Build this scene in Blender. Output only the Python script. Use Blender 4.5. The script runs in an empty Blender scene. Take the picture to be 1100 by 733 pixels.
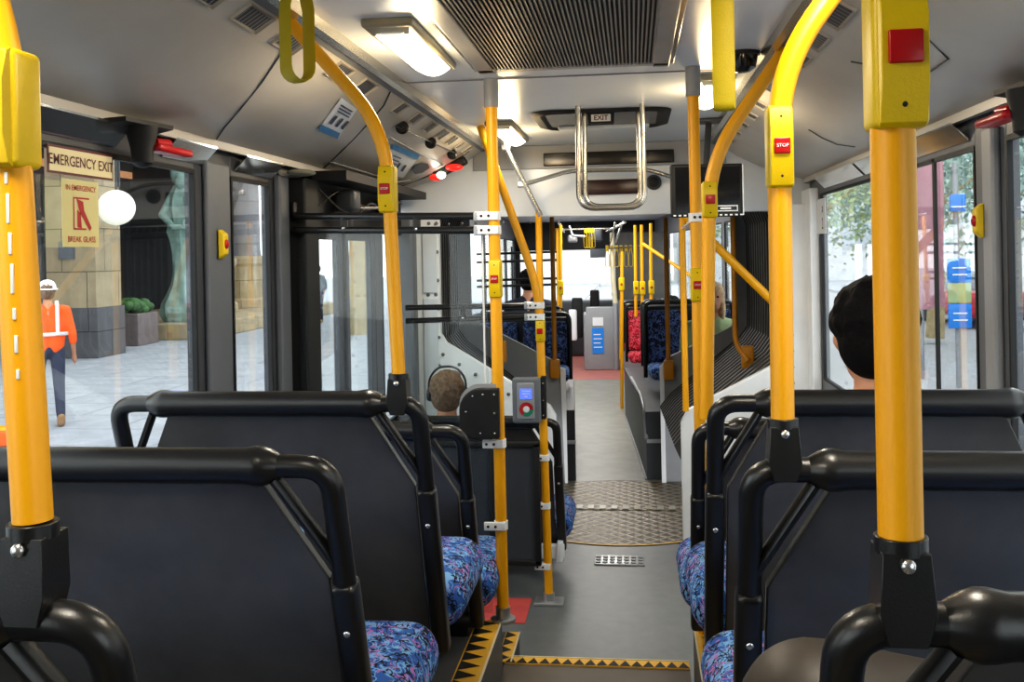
import bpy, math, random
from mathutils import Vector, Matrix
random.seed(7)
PI = math.pi
SC = bpy.context.scene
COL = SC.collection
R = math.radians

# ------------------------------------------------------------------ materials
MATS = {}
def _nt(name):
    m = bpy.data.materials.new(name); m.use_nodes = True
    nt = m.node_tree; nt.nodes.clear()
    out = nt.nodes.new('ShaderNodeOutputMaterial')
    MATS[name] = m
    return m, nt, out
def N(nt, t, **kw):
    n = nt.nodes.new(t)
    for k, v in kw.items():
        if k.startswith('_'): setattr(n, k[1:], v)
        else: n.inputs[k.replace('__', ' ')].default_value = v
    return n
def L(nt, a, ao, b, bi): nt.links.new(a.outputs[ao], b.inputs[bi])
def c4(c): return (c[0], c[1], c[2], 1)
def srgb(r, g, b):
    f = lambda v: (v/255/12.92) if v/255 <= .04045 else ((v/255+.055)/1.055)**2.4
    return (f(r), f(g), f(b))
def ramp(nt, stops, interp='LINEAR'):
    n = nt.nodes.new('ShaderNodeValToRGB'); n.color_ramp.interpolation = interp
    e = n.color_ramp.elements
    while len(e) < len(stops): e.new(.5)
    for i, (p, c) in enumerate(stops):
        e[i].position = p; e[i].color = c4(c)
    return n
def mat(name, col, rough=.5, metal=0., var=.12, scale=6., bump=0., bscale=60., coat=0., spec=.5, emit=None, es=0.):
    if name in MATS: return MATS[name]
    m, nt, out = _nt(name)
    b = N(nt, 'ShaderNodeBsdfPrincipled', Roughness=rough, Metallic=metal)
    b.inputs['Coat Weight'].default_value = coat
    b.inputs['Coat Roughness'].default_value = .25
    b.inputs['Specular IOR Level'].default_value = spec
    tc = nt.nodes.new('ShaderNodeTexCoord')
    no = N(nt, 'ShaderNodeTexNoise', Scale=scale, Detail=4., Roughness=.6)
    L(nt, tc, 'Object', no, 'Vector')
    lo = tuple(v*(1-var) for v in col); hi = tuple(min(1, v*(1+var)) for v in col)
    rp = ramp(nt, [(.3, lo), (.7, hi)])
    L(nt, no, 'Fac', rp, 'Fac'); L(nt, rp, 'Color', b, 'Base Color')
    if bump:
        n2 = N(nt, 'ShaderNodeTexNoise', Scale=bscale, Detail=2.)
        L(nt, tc, 'Object', n2, 'Vector')
        bp = N(nt, 'ShaderNodeBump', Strength=bump, Distance=.01)
        L(nt, n2, 'Fac', bp, 'Height'); L(nt, bp, 'Normal', b, 'Normal')
    if emit:
        b.inputs['Emission Color'].default_value = c4(emit); b.inputs['Emission Strength'].default_value = es
    L(nt, b, 'BSDF', out, 'Surface')
    return m
def glass(name, tint=(.9, .93, .93), refl=.07):
    m, nt, out = _nt(name)
    t = N(nt, 'ShaderNodeBsdfTransparent', Color=c4(tint))
    g = N(nt, 'ShaderNodeBsdfGlossy', Roughness=.02)
    lw = N(nt, 'ShaderNodeLayerWeight', Blend=.25)
    mr = N(nt, 'ShaderNodeMapRange'); mr.inputs['To Min'].default_value = refl*.5; mr.inputs['To Max'].default_value = refl*5
    mx = nt.nodes.new('ShaderNodeMixShader')
    L(nt, lw, 'Facing', mr, 'Value'); L(nt, mr, 'Result', mx, 'Fac')
    nt.links.new(t.outputs[0], mx.inputs[1]); nt.links.new(g.outputs[0], mx.inputs[2])
    L(nt, mx, 0, out, 'Surface')
    return m
def fabric(name, base, light, pink, dark, scale=1.):
    m, nt, out = _nt(name)
    b = N(nt, 'ShaderNodeBsdfPrincipled', Roughness=.9)
    tc = nt.nodes.new('ShaderNodeTexCoord')
    n1 = N(nt, 'ShaderNodeTexNoise', Scale=14*scale, Detail=2.)
    L(nt, tc, 'Object', n1, 'Vector')
    mixv = N(nt, 'ShaderNodeMix', _data_type='VECTOR', Factor=.12)
    L(nt, tc, 'Object', mixv, 4); L(nt, n1, 'Color', mixv, 5)
    n2 = N(nt, 'ShaderNodeTexNoise', Scale=22*scale, Detail=3.)
    L(nt, tc, 'Object', n2, 'Vector')
    rp = ramp(nt, [(.36, base), (.52, base), (.56, light), (.66, light)])
    L(nt, n2, 'Fac', rp, 'Fac')
    cur = (rp, 'Color')
    for col, sc, w in ((dark, 30, .07), (pink, 19, .04), (light, 25, .05), (dark, 14, .03)):
        v = N(nt, 'ShaderNodeTexVoronoi', Scale=sc*scale, _feature='DISTANCE_TO_EDGE')
        mp = N(nt, 'ShaderNodeMapping'); mp.inputs['Rotation'].default_value = (sc, sc*.3, .4); mp.inputs['Scale'].default_value = (1, .5, 1)
        nt.links.new(mixv.outputs[1], mp.inputs['Vector']); L(nt, mp, 0, v, 'Vector')
        lt = N(nt, 'ShaderNodeMath', _operation='LESS_THAN'); lt.inputs[1].default_value = w
        L(nt, v, 'Distance', lt, 0)
        n3 = N(nt, 'ShaderNodeTexNoise', Scale=9*scale+sc*.2); L(nt, tc, 'Object', n3, 'Vector')
        gt = N(nt, 'ShaderNodeMath', _operation='GREATER_THAN'); gt.inputs[1].default_value = .46
        L(nt, n3, 'Fac', gt, 0)
        mu = N(nt, 'ShaderNodeMath', _operation='MULTIPLY'); L(nt, lt, 0, mu, 0); L(nt, gt, 0, mu, 1)
        mx = N(nt, 'ShaderNodeMix', _data_type='RGBA'); L(nt, mu, 0, mx, 0)
        nt.links.new(cur[0].outputs[cur[1] if isinstance(cur[1], str) else cur[1]], mx.inputs[6]); mx.inputs[7].default_value = c4(col)
        cur = (mx, 2)
    nt.links.new(cur[0].outputs[cur[1]], b.inputs['Base Color'])
    L(nt, b, 'BSDF', out, 'Surface')
    return m
def emis(name, col, s):
    m, nt, out = _nt(name)
    e = N(nt, 'ShaderNodeEmission', Color=c4(col), Strength=s)
    L(nt, e, 0, out, 'Surface'); return m
def treadplate():
    m, nt, out = _nt('tread_plate')
    b = N(nt, 'ShaderNodeBsdfPrincipled', Roughness=.42, Metallic=.35)
    tc = nt.nodes.new('ShaderNodeTexCoord'); facs = []
    for a in (PI/4, -PI/4):
        mp = N(nt, 'ShaderNodeMapping'); mp.inputs['Rotation'].default_value = (0, 0, a)
        w = N(nt, 'ShaderNodeTexWave', Scale=7.5, _bands_direction='X')
        L(nt, tc, 'Object', mp, 0); L(nt, mp, 0, w, 'Vector'); w.inputs['Scale'].default_value = 4.6
        pw = N(nt, 'ShaderNodeMath', _operation='POWER'); pw.inputs[1].default_value = 3.5; L(nt, w, 'Fac', pw, 0); facs.append(pw)
    mxn = N(nt, 'ShaderNodeMath', _operation='MAXIMUM'); L(nt, facs[0], 0, mxn, 0); L(nt, facs[1], 0, mxn, 1)
    rp = ramp(nt, [(0, srgb(66, 60, 50)), (1, srgb(136, 124, 102))]); L(nt, mxn, 0, rp, 0)
    L(nt, rp, 0, b, 'Base Color')
    bp = N(nt, 'ShaderNodeBump', Strength=.6, Distance=.004); L(nt, mxn, 0, bp, 'Height'); L(nt, bp, 0, b, 'Normal')
    L(nt, b, 0, out, 0); return m
def blocks(name, c1, c2, mortar, sc, bw=1., rh=.5, rough=.8):
    m, nt, out = _nt(name)
    b = N(nt, 'ShaderNodeBsdfPrincipled', Roughness=rough)
    tc = nt.nodes.new('ShaderNodeTexCoord'); mp = N(nt, 'ShaderNodeMapping')
    if sc < 0:  # vertical surfaces facing the bus: use Y and Z
        sp = nt.nodes.new('ShaderNodeSeparateXYZ'); cb = nt.nodes.new('ShaderNodeCombineXYZ')
        ad = N(nt, 'ShaderNodeMath', _operation='ADD')
        L(nt, tc, 'Object', sp, 0); L(nt, sp, 0, ad, 0); L(nt, sp, 1, ad, 1); L(nt, ad, 0, cb, 0); L(nt, sp, 2, cb, 1); L(nt, cb, 0, mp, 0)
    else: L(nt, tc, 'Object', mp, 0)
    br = N(nt, 'ShaderNodeTexBrick', Color1=c4(c1), Color2=c4(c2), Mortar=c4(mortar), Scale=abs(sc))
    br.inputs['Brick Width'].default_value = bw; br.inputs['Row Height'].default_value = rh; br.inputs['Mortar Size'].default_value = .012
    L(nt, mp, 0, br, 0)
    no = N(nt, 'ShaderNodeTexNoise', Scale=3., Detail=5.); L(nt, tc, 'Object', no, 0)
    mx = N(nt, 'ShaderNodeMix', _data_type='RGBA', _blend_type='MULTIPLY', Factor=.5)
    r2 = ramp(nt, [(.3, (.55, .55, .55)), (.7, (1, 1, 1))]); L(nt, no, 0, r2, 0)
    nt.links.new(br.outputs[0], mx.inputs[6]); nt.links.new(r2.outputs[0], mx.inputs[7]); nt.links.new(mx.outputs[2], b.inputs['Base Color'])
    L(nt, b, 0, out, 0); return m

M = {}
M['yellow'] = mat('yellow_paint', srgb(240, 172, 4), .42, var=.01, coat=.15)
M['amber'] = mat('dim_yellow_paint', srgb(190, 128, 20), .4, var=.1)  # yellow darkened to paint in the dimness around the joint
M['lemon'] = mat('yellow_plastic', srgb(222, 190, 8), .38, var=.04, bump=.05, bscale=250)
M['olive'] = mat('yellow_strap', srgb(176, 158, 12), .6, var=.06, bump=.15, bscale=300)
M['red'] = mat('red_button', srgb(178, 20, 26), .3, var=.04)
M['redlamp'] = mat('red_lamp', srgb(220, 30, 30), .3, emit=(1, .05, .03), es=.6)
M['black'] = mat('black_coat', srgb(29, 29, 29), .33, var=.1, coat=.25, bump=.04, bscale=400)
M['blackmatte'] = mat('black_matte', srgb(24, 25, 27), .6, var=.15)
M['ridge_highlight'] = mat('bellows_ridge_highlight', srgb(120, 120, 118), .5, var=.1)  # lighter grey paints the highlight along each pleat crest
M['rubber'] = mat('bellows_rubber', srgb(66, 66, 66), .7, var=.25)
M['shell'] = mat('seat_shell', srgb(78, 77, 76), .27, var=.22, scale=3.5, bump=.015, bscale=300, spec=.65)
M['shell_lo'] = mat('dark_plastic', srgb(52, 53, 56), .5, var=.1)
M['fabric'] = fabric('seat_fabric', srgb(50, 96, 170), srgb(122, 172, 218), srgb(180, 118, 178), srgb(14, 18, 38), 1.35)
M['navy'] = fabric('navy_fabric', srgb(24, 32, 62), srgb(78, 100, 150), srgb(70, 80, 120), srgb(8, 10, 22), 1.)
M['redfab'] = fabric('red_fabric', srgb(205, 30, 55), srgb(240, 90, 110), srgb(250, 130, 140), srgb(120, 10, 30), 1.)
M['floor'] = mat('grey_vinyl', srgb(110, 113, 114), .42, var=.08, scale=14, bump=.06, bscale=500)
M['floorf'] = mat('worn_vinyl', srgb(132, 132, 122), .4, var=.16, scale=7)
M['brownfloor'] = mat('brown_vinyl', srgb(96, 88, 78), .5, var=.12)
M['pink'] = mat('pink_vinyl', srgb(178, 112, 104), .45, var=.1)
M['redmat'] = mat('red_mat', srgb(205, 88, 84), .6)
M['ceil'] = mat('ceiling_white', srgb(214, 220, 226), .28, var=.03, scale=2)
M['cove'] = mat('cove_grey', srgb(186, 181, 172), .34, var=.07, scale=2.5)
M['white'] = mat('white_panel', srgb(238, 241, 244), .35, var=.04)
M['grey'] = mat('grey_frame', srgb(112, 116, 122), .45, var=.05)
M['lgrey'] = mat('light_grey_frame', srgb(150, 153, 157), .4, var=.05)
M['dgrey'] = mat('dark_grey_frame', srgb(62, 66, 72), .45, var=.06)
M['steel'] = mat('steel', srgb(196, 192, 182), .22, metal=.9, var=.06)
M['alu'] = mat('aluminium', srgb(178, 180, 182), .35, metal=.7, var=.06)
M['strip'] = mat('polished_strip', srgb(232, 236, 238), .12, metal=.95, var=.02)
M['slat'] = mat('grille_slat', srgb(136, 138, 138), .4, metal=.5)
M['screw'] = mat('screw', srgb(210, 210, 208), .25, metal=.9)
M['rivet'] = mat('rivet', srgb(120, 122, 126), .4, metal=.6)
M['plat'] = mat('platform_vinyl', srgb(84, 85, 86), .45, var=.08, scale=12)
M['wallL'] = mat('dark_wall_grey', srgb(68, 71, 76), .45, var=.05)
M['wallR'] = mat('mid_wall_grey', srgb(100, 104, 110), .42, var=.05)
M['glass'] = glass('window_glass')
M['clear'] = glass('screen_glass', (.93, .95, .95), .03)
M['skin'] = mat('skin', srgb(196, 142, 112), .5, var=.08)
M['hairblack'] = mat('black_hair', srgb(11, 10, 11), .8, var=.3, scale=60, bump=.25, bscale=120, spec=.2)
M['hairbrown'] = mat('greying_brown_hair', srgb(124, 100, 80), .7, var=.5, scale=50, bump=.6, bscale=140)
M['hairblonde'] = mat('blonde_hair', srgb(196, 164, 128), .7, var=.3, scale=50, bump=.5, bscale=120)
M['shirt'] = mat('pale_shirt', srgb(206, 208, 206), .85, var=.06)
M['darkcloth'] = mat('dark_cloth', srgb(34, 38, 52), .9, var=.2)
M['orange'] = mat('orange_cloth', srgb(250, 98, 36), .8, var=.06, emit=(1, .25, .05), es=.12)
M['reflect'] = mat('reflective_tape', srgb(225, 225, 220), .4)
M['navycloth'] = mat('navy_trousers', srgb(58, 64, 84), .9)
M['helmet'] = mat('white_helmet', srgb(238, 240, 242), .3)
M['boot'] = mat('tan_boot', srgb(150, 120, 90), .8)
M['lens'] = emis('lamp_lens', (1, .95, .80), 9.)
M['lampbody'] = mat('lamp_body', srgb(150, 146, 126), .35, var=.06)
M['warm'] = mat('sign_cream', srgb(222, 208, 160), .4, var=.03, emit=(.9, .8, .55), es=.1)
M['gold'] = mat('sign_gold', srgb(200, 190, 130), .4, var=.05, emit=(.8, .72, .4), es=.1)
M['signred'] = mat('sign_red', srgb(176, 28, 34), .5, var=.02)
M['signbrown'] = mat('sign_maroon', srgb(96, 30, 34), .5, var=.02)
M['screen'] = mat('screen_black', srgb(18, 19, 22), .12, var=.1)
M['led'] = mat('led_window', srgb(34, 32, 32), .25)
M['ledred'] = mat('led_window_red', srgb(48, 24, 26), .25)
M['bluescreen'] = emis('blue_screen', (.12, .2, .95), 1.3)
M['paper'] = mat('poster_paper', srgb(226, 230, 234), .4, var=.03)
M['posterblue'] = mat('poster_blue', srgb(60, 130, 180), .4)
M['posternavy'] = mat('poster_navy', srgb(34, 52, 84), .4)
M['signblue'] = mat('sign_blue', srgb(30, 120, 205), .4, emit=(.05, .3, .8), es=.15)
M['green'] = mat('button_green', srgb(20, 130, 100), .4)
M['tread'] = treadplate()
M['bag'] = mat('brown_leather', srgb(58, 52, 46), .5, var=.25, scale=9)
M['nosing'] = mat('nosing_yellow', srgb(226, 176, 60), .5, var=.08)
M['cream'] = mat('cream_edge', srgb(214, 206, 178), .5)
# exterior
M['pave'] = blocks('paving', srgb(176, 181, 188), srgb(168, 173, 181), srgb(140, 145, 152), .6, 1.2, .6)
M['road'] = mat('asphalt', srgb(158, 160, 164), .8, var=.1)
M['stone'] = blocks('sandstone', srgb(186, 170, 140), srgb(172, 156, 128), srgb(120, 108, 88), -1., 1.1, .9)
M['granite'] = blocks('granite', srgb(104, 104, 108), srgb(92, 94, 98), srgb(60, 60, 64), -1., 1.5, .55)
M['column'] = blocks('column_stone', srgb(150, 148, 152), srgb(136, 134, 140), srgb(96, 94, 98), -1., 1.2, .7)
M['darkwall'] = mat('dark_shopfront', srgb(66, 68, 74), .4, var=.3, scale=.6)
M['orangeband'] = mat('orange_light_band', srgb(216, 140, 90), .5, emit=(1, .5, .25), es=.5)
M['copper'] = mat('verdigris', srgb(140, 168, 160), .8, var=.35, scale=3, bump=.4, bscale=9)
M['planter'] = mat('planter_metal', srgb(124, 112, 112), .5)
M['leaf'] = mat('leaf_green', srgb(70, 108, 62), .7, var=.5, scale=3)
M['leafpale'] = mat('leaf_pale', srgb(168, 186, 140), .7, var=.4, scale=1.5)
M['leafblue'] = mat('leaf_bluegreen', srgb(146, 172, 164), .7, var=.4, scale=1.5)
M['bark'] = mat('bark', srgb(176, 160, 124), .9, var=.25)
M['globe'] = mat('lamp_globe', srgb(250, 246, 226), .3, emit=(1, .95, .8), es=.55)
M['buswhite'] = mat('bus_white', srgb(224, 222, 214), .35, var=.03)
M['busglass'] = mat('bus_glass', srgb(110, 118, 126), .15)
M['farglass'] = mat('far_window_glass', srgb(176, 184, 192), .3)
M['tyre'] = mat('tyre', srgb(52, 52, 54), .8)
M['banner'] = mat('maroon_banner', srgb(176, 130, 140), .7)
M['carred'] = mat('car_red', srgb(196, 60, 70), .3)
M['bldg'] = blocks('pale_building', srgb(232, 228, 220), srgb(222, 220, 212), srgb(200, 198, 192), -.5, 1.4, .9)
M['bldg2'] = blocks('grey_building', srgb(214, 218, 222), srgb(204, 208, 214), srgb(176, 184, 190), -.5, 2., 1.2)

# ------------------------------------------------------------------ mesh builder
W = {}          # object name -> world matrix (for placing world-space parts under parents)
Mf = Matrix.Translation((0, 6.4, 0)) @ Matrix.Rotation(R(3.5), 4, 'Z')     # front half of the bus, bent at the joint
I4 = Matrix.Identity(4)
class MB:
    def __init__(s, xf=None): s.v = []; s.f = []; s.m = []; s.xf = xf or I4
    def add(s, vs, fs, mi=0):
        o = len(s.v); s.v += [s.xf @ Vector(p) for p in vs]; s.f += [tuple(i+o for i in f) for f in fs]; s.m += [mi]*len(fs); return s
    def box(s, c, d, mi=0, rot=None):
        hx, hy, hz = d[0]/2, d[1]/2, d[2]/2; vs = []
        rm = rot if rot is not None else Matrix.Identity(3)
        for x in (-hx, hx):
            for y in (-hy, hy):
                for z in (-hz, hz): vs.append(Vector(c) + rm @ Vector((x, y, z)))
        return s.add(vs, [(0, 1, 3, 2), (4, 6, 7, 5), (0, 4, 5, 1), (2, 3, 7, 6), (0, 2, 6, 4), (1, 5, 7, 3)], mi)
    def b2(s, a, b, mi=0):
        return s.box([(a[i]+b[i])/2 for i in range(3)], [abs(a[i]-b[i]) for i in range(3)], mi)
    def rbox(s, c, d, r, mi=0, n=3, rot=None):
        # rounded box
        rm = rot if rot is not None else Matrix.Identity(3)
        h = [x/2 for x in d]; r = min(r, *[x*.999 for x in h])
        ts = []
        for hh in h:
            a = [-hh + r*(1-math.cos(PI/2*k/n)) for k in range(n+1)]
            ts.append(a + [-q for q in reversed(a)])
        vs = []; idx = {}
        def put(p):
            key = tuple(round(q, 6) for q in p)
            if key not in idx:
                core = Vector([max(-h[i]+r, min(h[i]-r, p[i])) for i in range(3)])
                dd = Vector(p)-core
                q = core + (dd.normalized()*r if dd.length > 1e-9 else dd)
                idx[key] = len(vs); vs.append(Vector(c)+rm @ q)
            return idx[key]
        fs = []
        for ax in range(3):
            u, w = (ax+1) % 3, (ax+2) % 3
            for sg in (-1, 1):
                for i in range(len(ts[u])-1):
                    for j in range(len(ts[w])-1):
                        q = []
                        for (a, b) in ((i, j), (i+1, j), (i+1, j+1), (i, j+1)):
                            p = [0, 0, 0]; p[ax] = sg*h[ax]; p[u] = ts[u][a]; p[w] = ts[w][b]; q.append(put(p))
                        if sg < 0: q.reverse()
                        if len(set(q)) == 4: fs.append(tuple(q))
        return s.add(vs, fs, mi)
    def tube(s, pts, r, mi=0, seg=12, fil=0., fn=6, caps=True, closed=False, flat=None):
        P = [Vector(p) for p in pts]; rr = r if isinstance(r, (list, tuple)) else None
        if fil and len(P) > 2:
            Q = [] if closed else [P[0]]
            rng = range(len(P)) if closed else range(1, len(P)-1)
            for i in rng:
                a, b, c = P[i-1], P[i], P[(i+1) % len(P)]
                d1 = (a-b); d2 = (c-b); k = min(fil, d1.length*.49, d2.length*.49)
                p1 = b+d1.normalized()*k; p2 = b+d2.normalized()*k
                for t in range(fn+1):
                    t /= fn; Q.append(p1*(1-t)**2 + b*2*t*(1-t) + p2*t*t)
            if not closed: Q.append(P[-1])
            P = Q
        n = len(P); vs = []; fs = []; up = None
        for i, p in enumerate(P):
            if closed: t = (P[(i+1) % n]-P[i-1]).normalized()
            else: t = (P[min(i+1, n-1)]-P[max(i-1, 0)]).normalized()
            if up is None:
                up = Vector((0, 0, 1)) if abs(t.z) < .9 else Vector((0, 1, 0))
                if flat is not None: up = Vector(flat[2])
            u = (up - t*up.dot(t)).normalized(); w = t.cross(u); up = u
            q = rr[i] if rr else r
            a, b = (flat[0], flat[1]) if flat is not None else (q, q)
            for k in range(seg):
                an = 2*PI*k/seg
                vs.append(p + u*math.cos(an)*a + w*math.sin(an)*b)
        for i in range(n if closed else n-1):
            j = (i+1) % n
            for k in range(seg):
                k2 = (k+1) % seg
                fs.append((i*seg+k, i*seg+k2, j*seg+k2, j*seg+k))
        if caps and not closed:
            fs.append(tuple(range(seg-1, -1, -1))); fs.append(tuple((n-1)*seg+k for k in range(seg)))
        return s.add(vs, fs, mi)
    def lathe(s, c, prof, mi=0, seg=20, axis=(0, 0, 1)):
        q = Vector((0, 0, 1)).rotation_difference(Vector(axis)); vs = []; fs = []
        for (r, z) in prof:
            for k in range(seg):
                a = 2*PI*k/seg; vs.append(Vector(c) + q @ Vector((r*math.cos(a), r*math.sin(a), z)))
        for i in range(len(prof)-1):
            for k in range(seg):
                k2 = (k+1) % seg; fs.append((i*seg+k, i*seg+k2, (i+1)*seg+k2, (i+1)*seg+k))
        fs.append(tuple(range(seg-1, -1, -1))); fs.append(tuple((len(prof)-1)*seg+k for k in range(seg)))
        return s.add(vs, fs, mi)
    def cyl(s, a, b, r, mi=0, seg=12): return s.tube([a, b], r, mi, seg)
    def ell(s, c, d, mi=0, seg=16, rings=10, rot=None):
        rm = rot if rot is not None else Matrix.Identity(3); vs = []; fs = []
        vs.append(Vector(c)+rm @ Vector((0, 0, d[2])))
        for i in range(1, rings):
            ph = PI*i/rings
            for k in range(seg):
                a = 2*PI*k/seg
                vs.append(Vector(c)+rm @ Vector((d[0]*math.sin(ph)*math.cos(a), d[1]*math.sin(ph)*math.sin(a), d[2]*math.cos(ph))))
        vs.append(Vector(c)+rm @ Vector((0, 0, -d[2])))
        for k in range(seg): fs.append((0, 1+k, 1+(k+1) % seg))
        for i in range(rings-2):
            for k in range(seg):
                a = 1+i*seg+k; b = 1+i*seg+(k+1) % seg; fs.append((a, a+seg, b+seg, b))
        o = 1+(rings-2)*seg
        for k in range(seg): fs.append((o+k, len(vs)-1, o+(k+1) % seg))
        return s.add(vs, fs, mi)
    def prism(s, poly, e, mi=0):
        # poly: list of 3D points (planar), e: extrusion vector
        n = len(poly); e = Vector(e); vs = [Vector(p) for p in poly]+[Vector(p)+e for p in poly]
        fs = [tuple(range(n-1, -1, -1)), tuple(range(n, 2*n))]+[(i, (i+1) % n, n+(i+1) % n, n+i) for i in range(n)]
        return s.add(vs, fs, mi)
    def quad(s, a, b, c, d, mi=0): return s.add([a, b, c, d], [(0, 1, 2, 3)], mi)
    def build(s, name, m, parent=None, smooth=True, origin=True, label=None, cat=None, group=None, kind=None, bevel=0., local=False):
        me = bpy.data.meshes.new(name)
        vs = s.v; inv = None; o = bpy.data.objects.new(name, me)
        if parent is not None:
            if not local:
                inv = W[parent.name].inverted(); vs = [inv @ v for v in vs]
            o.parent = parent; W[o.name] = W[parent.name]
        elif origin:
            xs = [v.x for v in vs]; ys = [v.y for v in vs]; zs = [v.z for v in vs]
            c = Vector(((min(xs)+max(xs))/2, (min(ys)+max(ys))/2, min(zs))); o.location = c
            vs = [v-c for v in vs]; W[o.name] = Matrix.Translation(c)
        else: W[o.name] = I4
        me.from_pydata([tuple(v) for v in vs], [], s.f)
        for k in (m if isinstance(m, (list, tuple)) else [m]): me.materials.append(k)
        for p, mi in zip(me.polygons, s.m): p.material_index = mi
        if smooth:
            me.polygons.foreach_set('use_smooth', [True]*len(me.polygons))
            try: me.set_sharp_from_angle(angle=R(38))
            except Exception: pass
        me.update(); COL.objects.link(o)
        if bevel:
            b = o.modifiers.new('b', 'BEVEL'); b.width = bevel; b.segments = 2; b.limit_method = 'ANGLE'
        tag(o, label, cat, group, kind)
        return o
def tag(o, label=None, cat=None, group=None, kind=None):
    if label: o['label'] = label
    if cat: o['category'] = cat
    if group: o['group'] = group
    if kind: o['kind'] = kind
    return o
def thing(name, loc, label, cat, group=None, rz=0., mx=None, kind=None):
    o = bpy.data.objects.new(name, None); COL.objects.link(o); o.empty_display_size = .1
    m = (mx or I4) @ Matrix.Translation(loc) @ Matrix.Rotation(rz, 4, 'Z')
    o.matrix_world = m; W[o.name] = m.copy()
    return tag(o, label, cat, group, kind)
def copy_tree(src, loc, rz, label, group=None):
    c = src.copy(); COL.objects.link(c); c.location = loc; c.rotation_euler = (0, 0, rz)
    c['label'] = label
    if group: c['group'] = group
    def rec(a, b):
        for ch in a.children:
            d = ch.copy(); COL.objects.link(d); d.parent = b; rec(ch, d)
    rec(src, c)
    W[c.name] = Matrix.Translation(loc) @ Matrix.Rotation(rz, 4, 'Z')
    return c
_tc = {}
def text(mb, s, o, ux, uy, h, mi=0, bold=.02, align='CENTER', depth=.0):
    """lettering laid as faces in the plane o + ux*x + uy*y, cap height about h"""
    key = (s, bold, align)
    if key not in _tc:
        cu = bpy.data.curves.new('t', 'FONT'); cu.body = s; cu.align_x = align; cu.align_y = 'CENTER'; cu.size = 1.4; cu.offset = bold; cu.resolution_u = 3
        ob = bpy.data.objects.new('t', cu); COL.objects.link(ob)
        dg = bpy.context.evaluated_depsgraph_get(); me = bpy.data.meshes.new_from_object(ob.evaluated_get(dg))
        _tc[key] = ([v.co.copy() for v in me.vertices], [tuple(p.vertices) for p in me.polygons])
        bpy.data.objects.remove(ob); bpy.data.curves.remove(cu); bpy.data.meshes.remove(me)
    vs, fs = _tc[key]; o = Vector(o); ux = Vector(ux); uy = Vector(uy)
    mb.add([o+ux*(v.x*h)+uy*(v.y*h) for v in vs], fs, mi)
# ------------------------------------------------------------------ SETTING: rear half
S = 'structure'
WX = 1.18; END = 5.72
def struct(name, mb, m, label, **kw): return mb.build(name, m, label=label, kind=S, **kw)
b = MB(); b.b2((-WX, 3.0, -.12), (WX, 5.66, 0)); struct('floor', b, M['floor'], 'grey vinyl low floor between the step and the turntable', smooth=False)
b = MB(); b.b2((-.30, -1.3, -.1), (.36, 3.55, .2)); struct('floor.001', b, M['brownfloor'], 'brown vinyl raised aisle floor above the step', smooth=False)
b = MB(); b.b2((-WX, -1.3, -.1), (-.295, 3.42, .38)); b.b2((-WX, 3.42, 0), (-.31, 3.62, .2)); struct('floor.002', b, M['plat'], 'dark grey seat platform beside the aisle on the door side', smooth=False, bevel=.004)
b = MB(); b.b2((.37, -1.3, -.1), (WX, 3.42, .38)); struct('floor.003', b, M['plat'], 'dark grey seat platform beside the aisle on the road side', smooth=False, bevel=.004)
def nosing(a, bb, w, n, name, label, up=(0, 0, 1)):
    """yellow strip with black zigzag teeth from a to bb, width vector w"""
    a = Vector(a); bb = Vector(bb); w = Vector(w); u = Vector(up); q = MB()
    q.prism([a, bb, bb+w, a+w], u*.004, 0)
    z = u*.0052
    for i in range(n):
        t0, t1 = i/n, (i+1)/n
        p0 = a.lerp(bb, t0)+z; p1 = a.lerp(bb, t1)+z
        q.add([p0+w*.06, p1+w*.06, (p0+p1)/2+w*.85], [(0, 1, 2)], 1)
    e = w.normalized()*.006
    q.prism([a+w, bb+w, bb+w+e, a+w+e], u*.006, 2)
    return q.build(name, [M['nosing'], M['blackmatte'], M['cream']], label=label, kind=S, smooth=False)
nosing((-.30, 3.49, .2), (.36, 3.49, .2), (0, .06, 0), 16, 'trim_1', 'yellow and black nosing across the aisle step')
nosing((-.385, -.5, .38), (-.385, 3.42, .38), (.085, 0, 0), 56, 'trim_2', 'yellow and black nosing along the platform edge on the door side')
nosing((.47, -.5, .38), (.47, 3.42, .38), (-.095, 0, 0), 56, 'trim_3', 'yellow and black nosing along the platform edge on the road side')
nosing((-1.1, 3.34, .38), (-.40, 3.34, .38), (0, .075, 0), 14, 'trim_4', 'yellow and black nosing along the front of the door-side platform')
nosing((-.33, 3.5, .201), (-.33, 3.78, .201), (.05, 0, 0), 4, 'trim_5', 'short yellow and black nosing on the low step by the first pole')
b = MB(); b.b2((-.36, 3.56, 0), (-.28, 3.79, .2)); struct('floor.004', b, M['dgrey'], 'small low step at the corner of the door-side platform', smooth=False)
b = MB(); b.b2((-.55, 4.40, 0), (-.33, 4.72, .004)); struct('floor.005', b, M['redmat'], 'red floor patch in the doorway', smooth=False)
# floor grip pad
b = MB(); b.rbox((.085, 5.33, .004), (.27, .16, .008), .004); 
for i in range(7):
    for j in range(3): b.cyl((-.03+i*.038, 5.28+j*.045, .006), (-.03+i*.038, 5.28+j*.045, .012), .014, 1)
b.build('drain_cover', [M['alu'], M['floor']], label='small oblong grip plate with round studs on the grey floor before the turntable', cat='floor plate')

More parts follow.
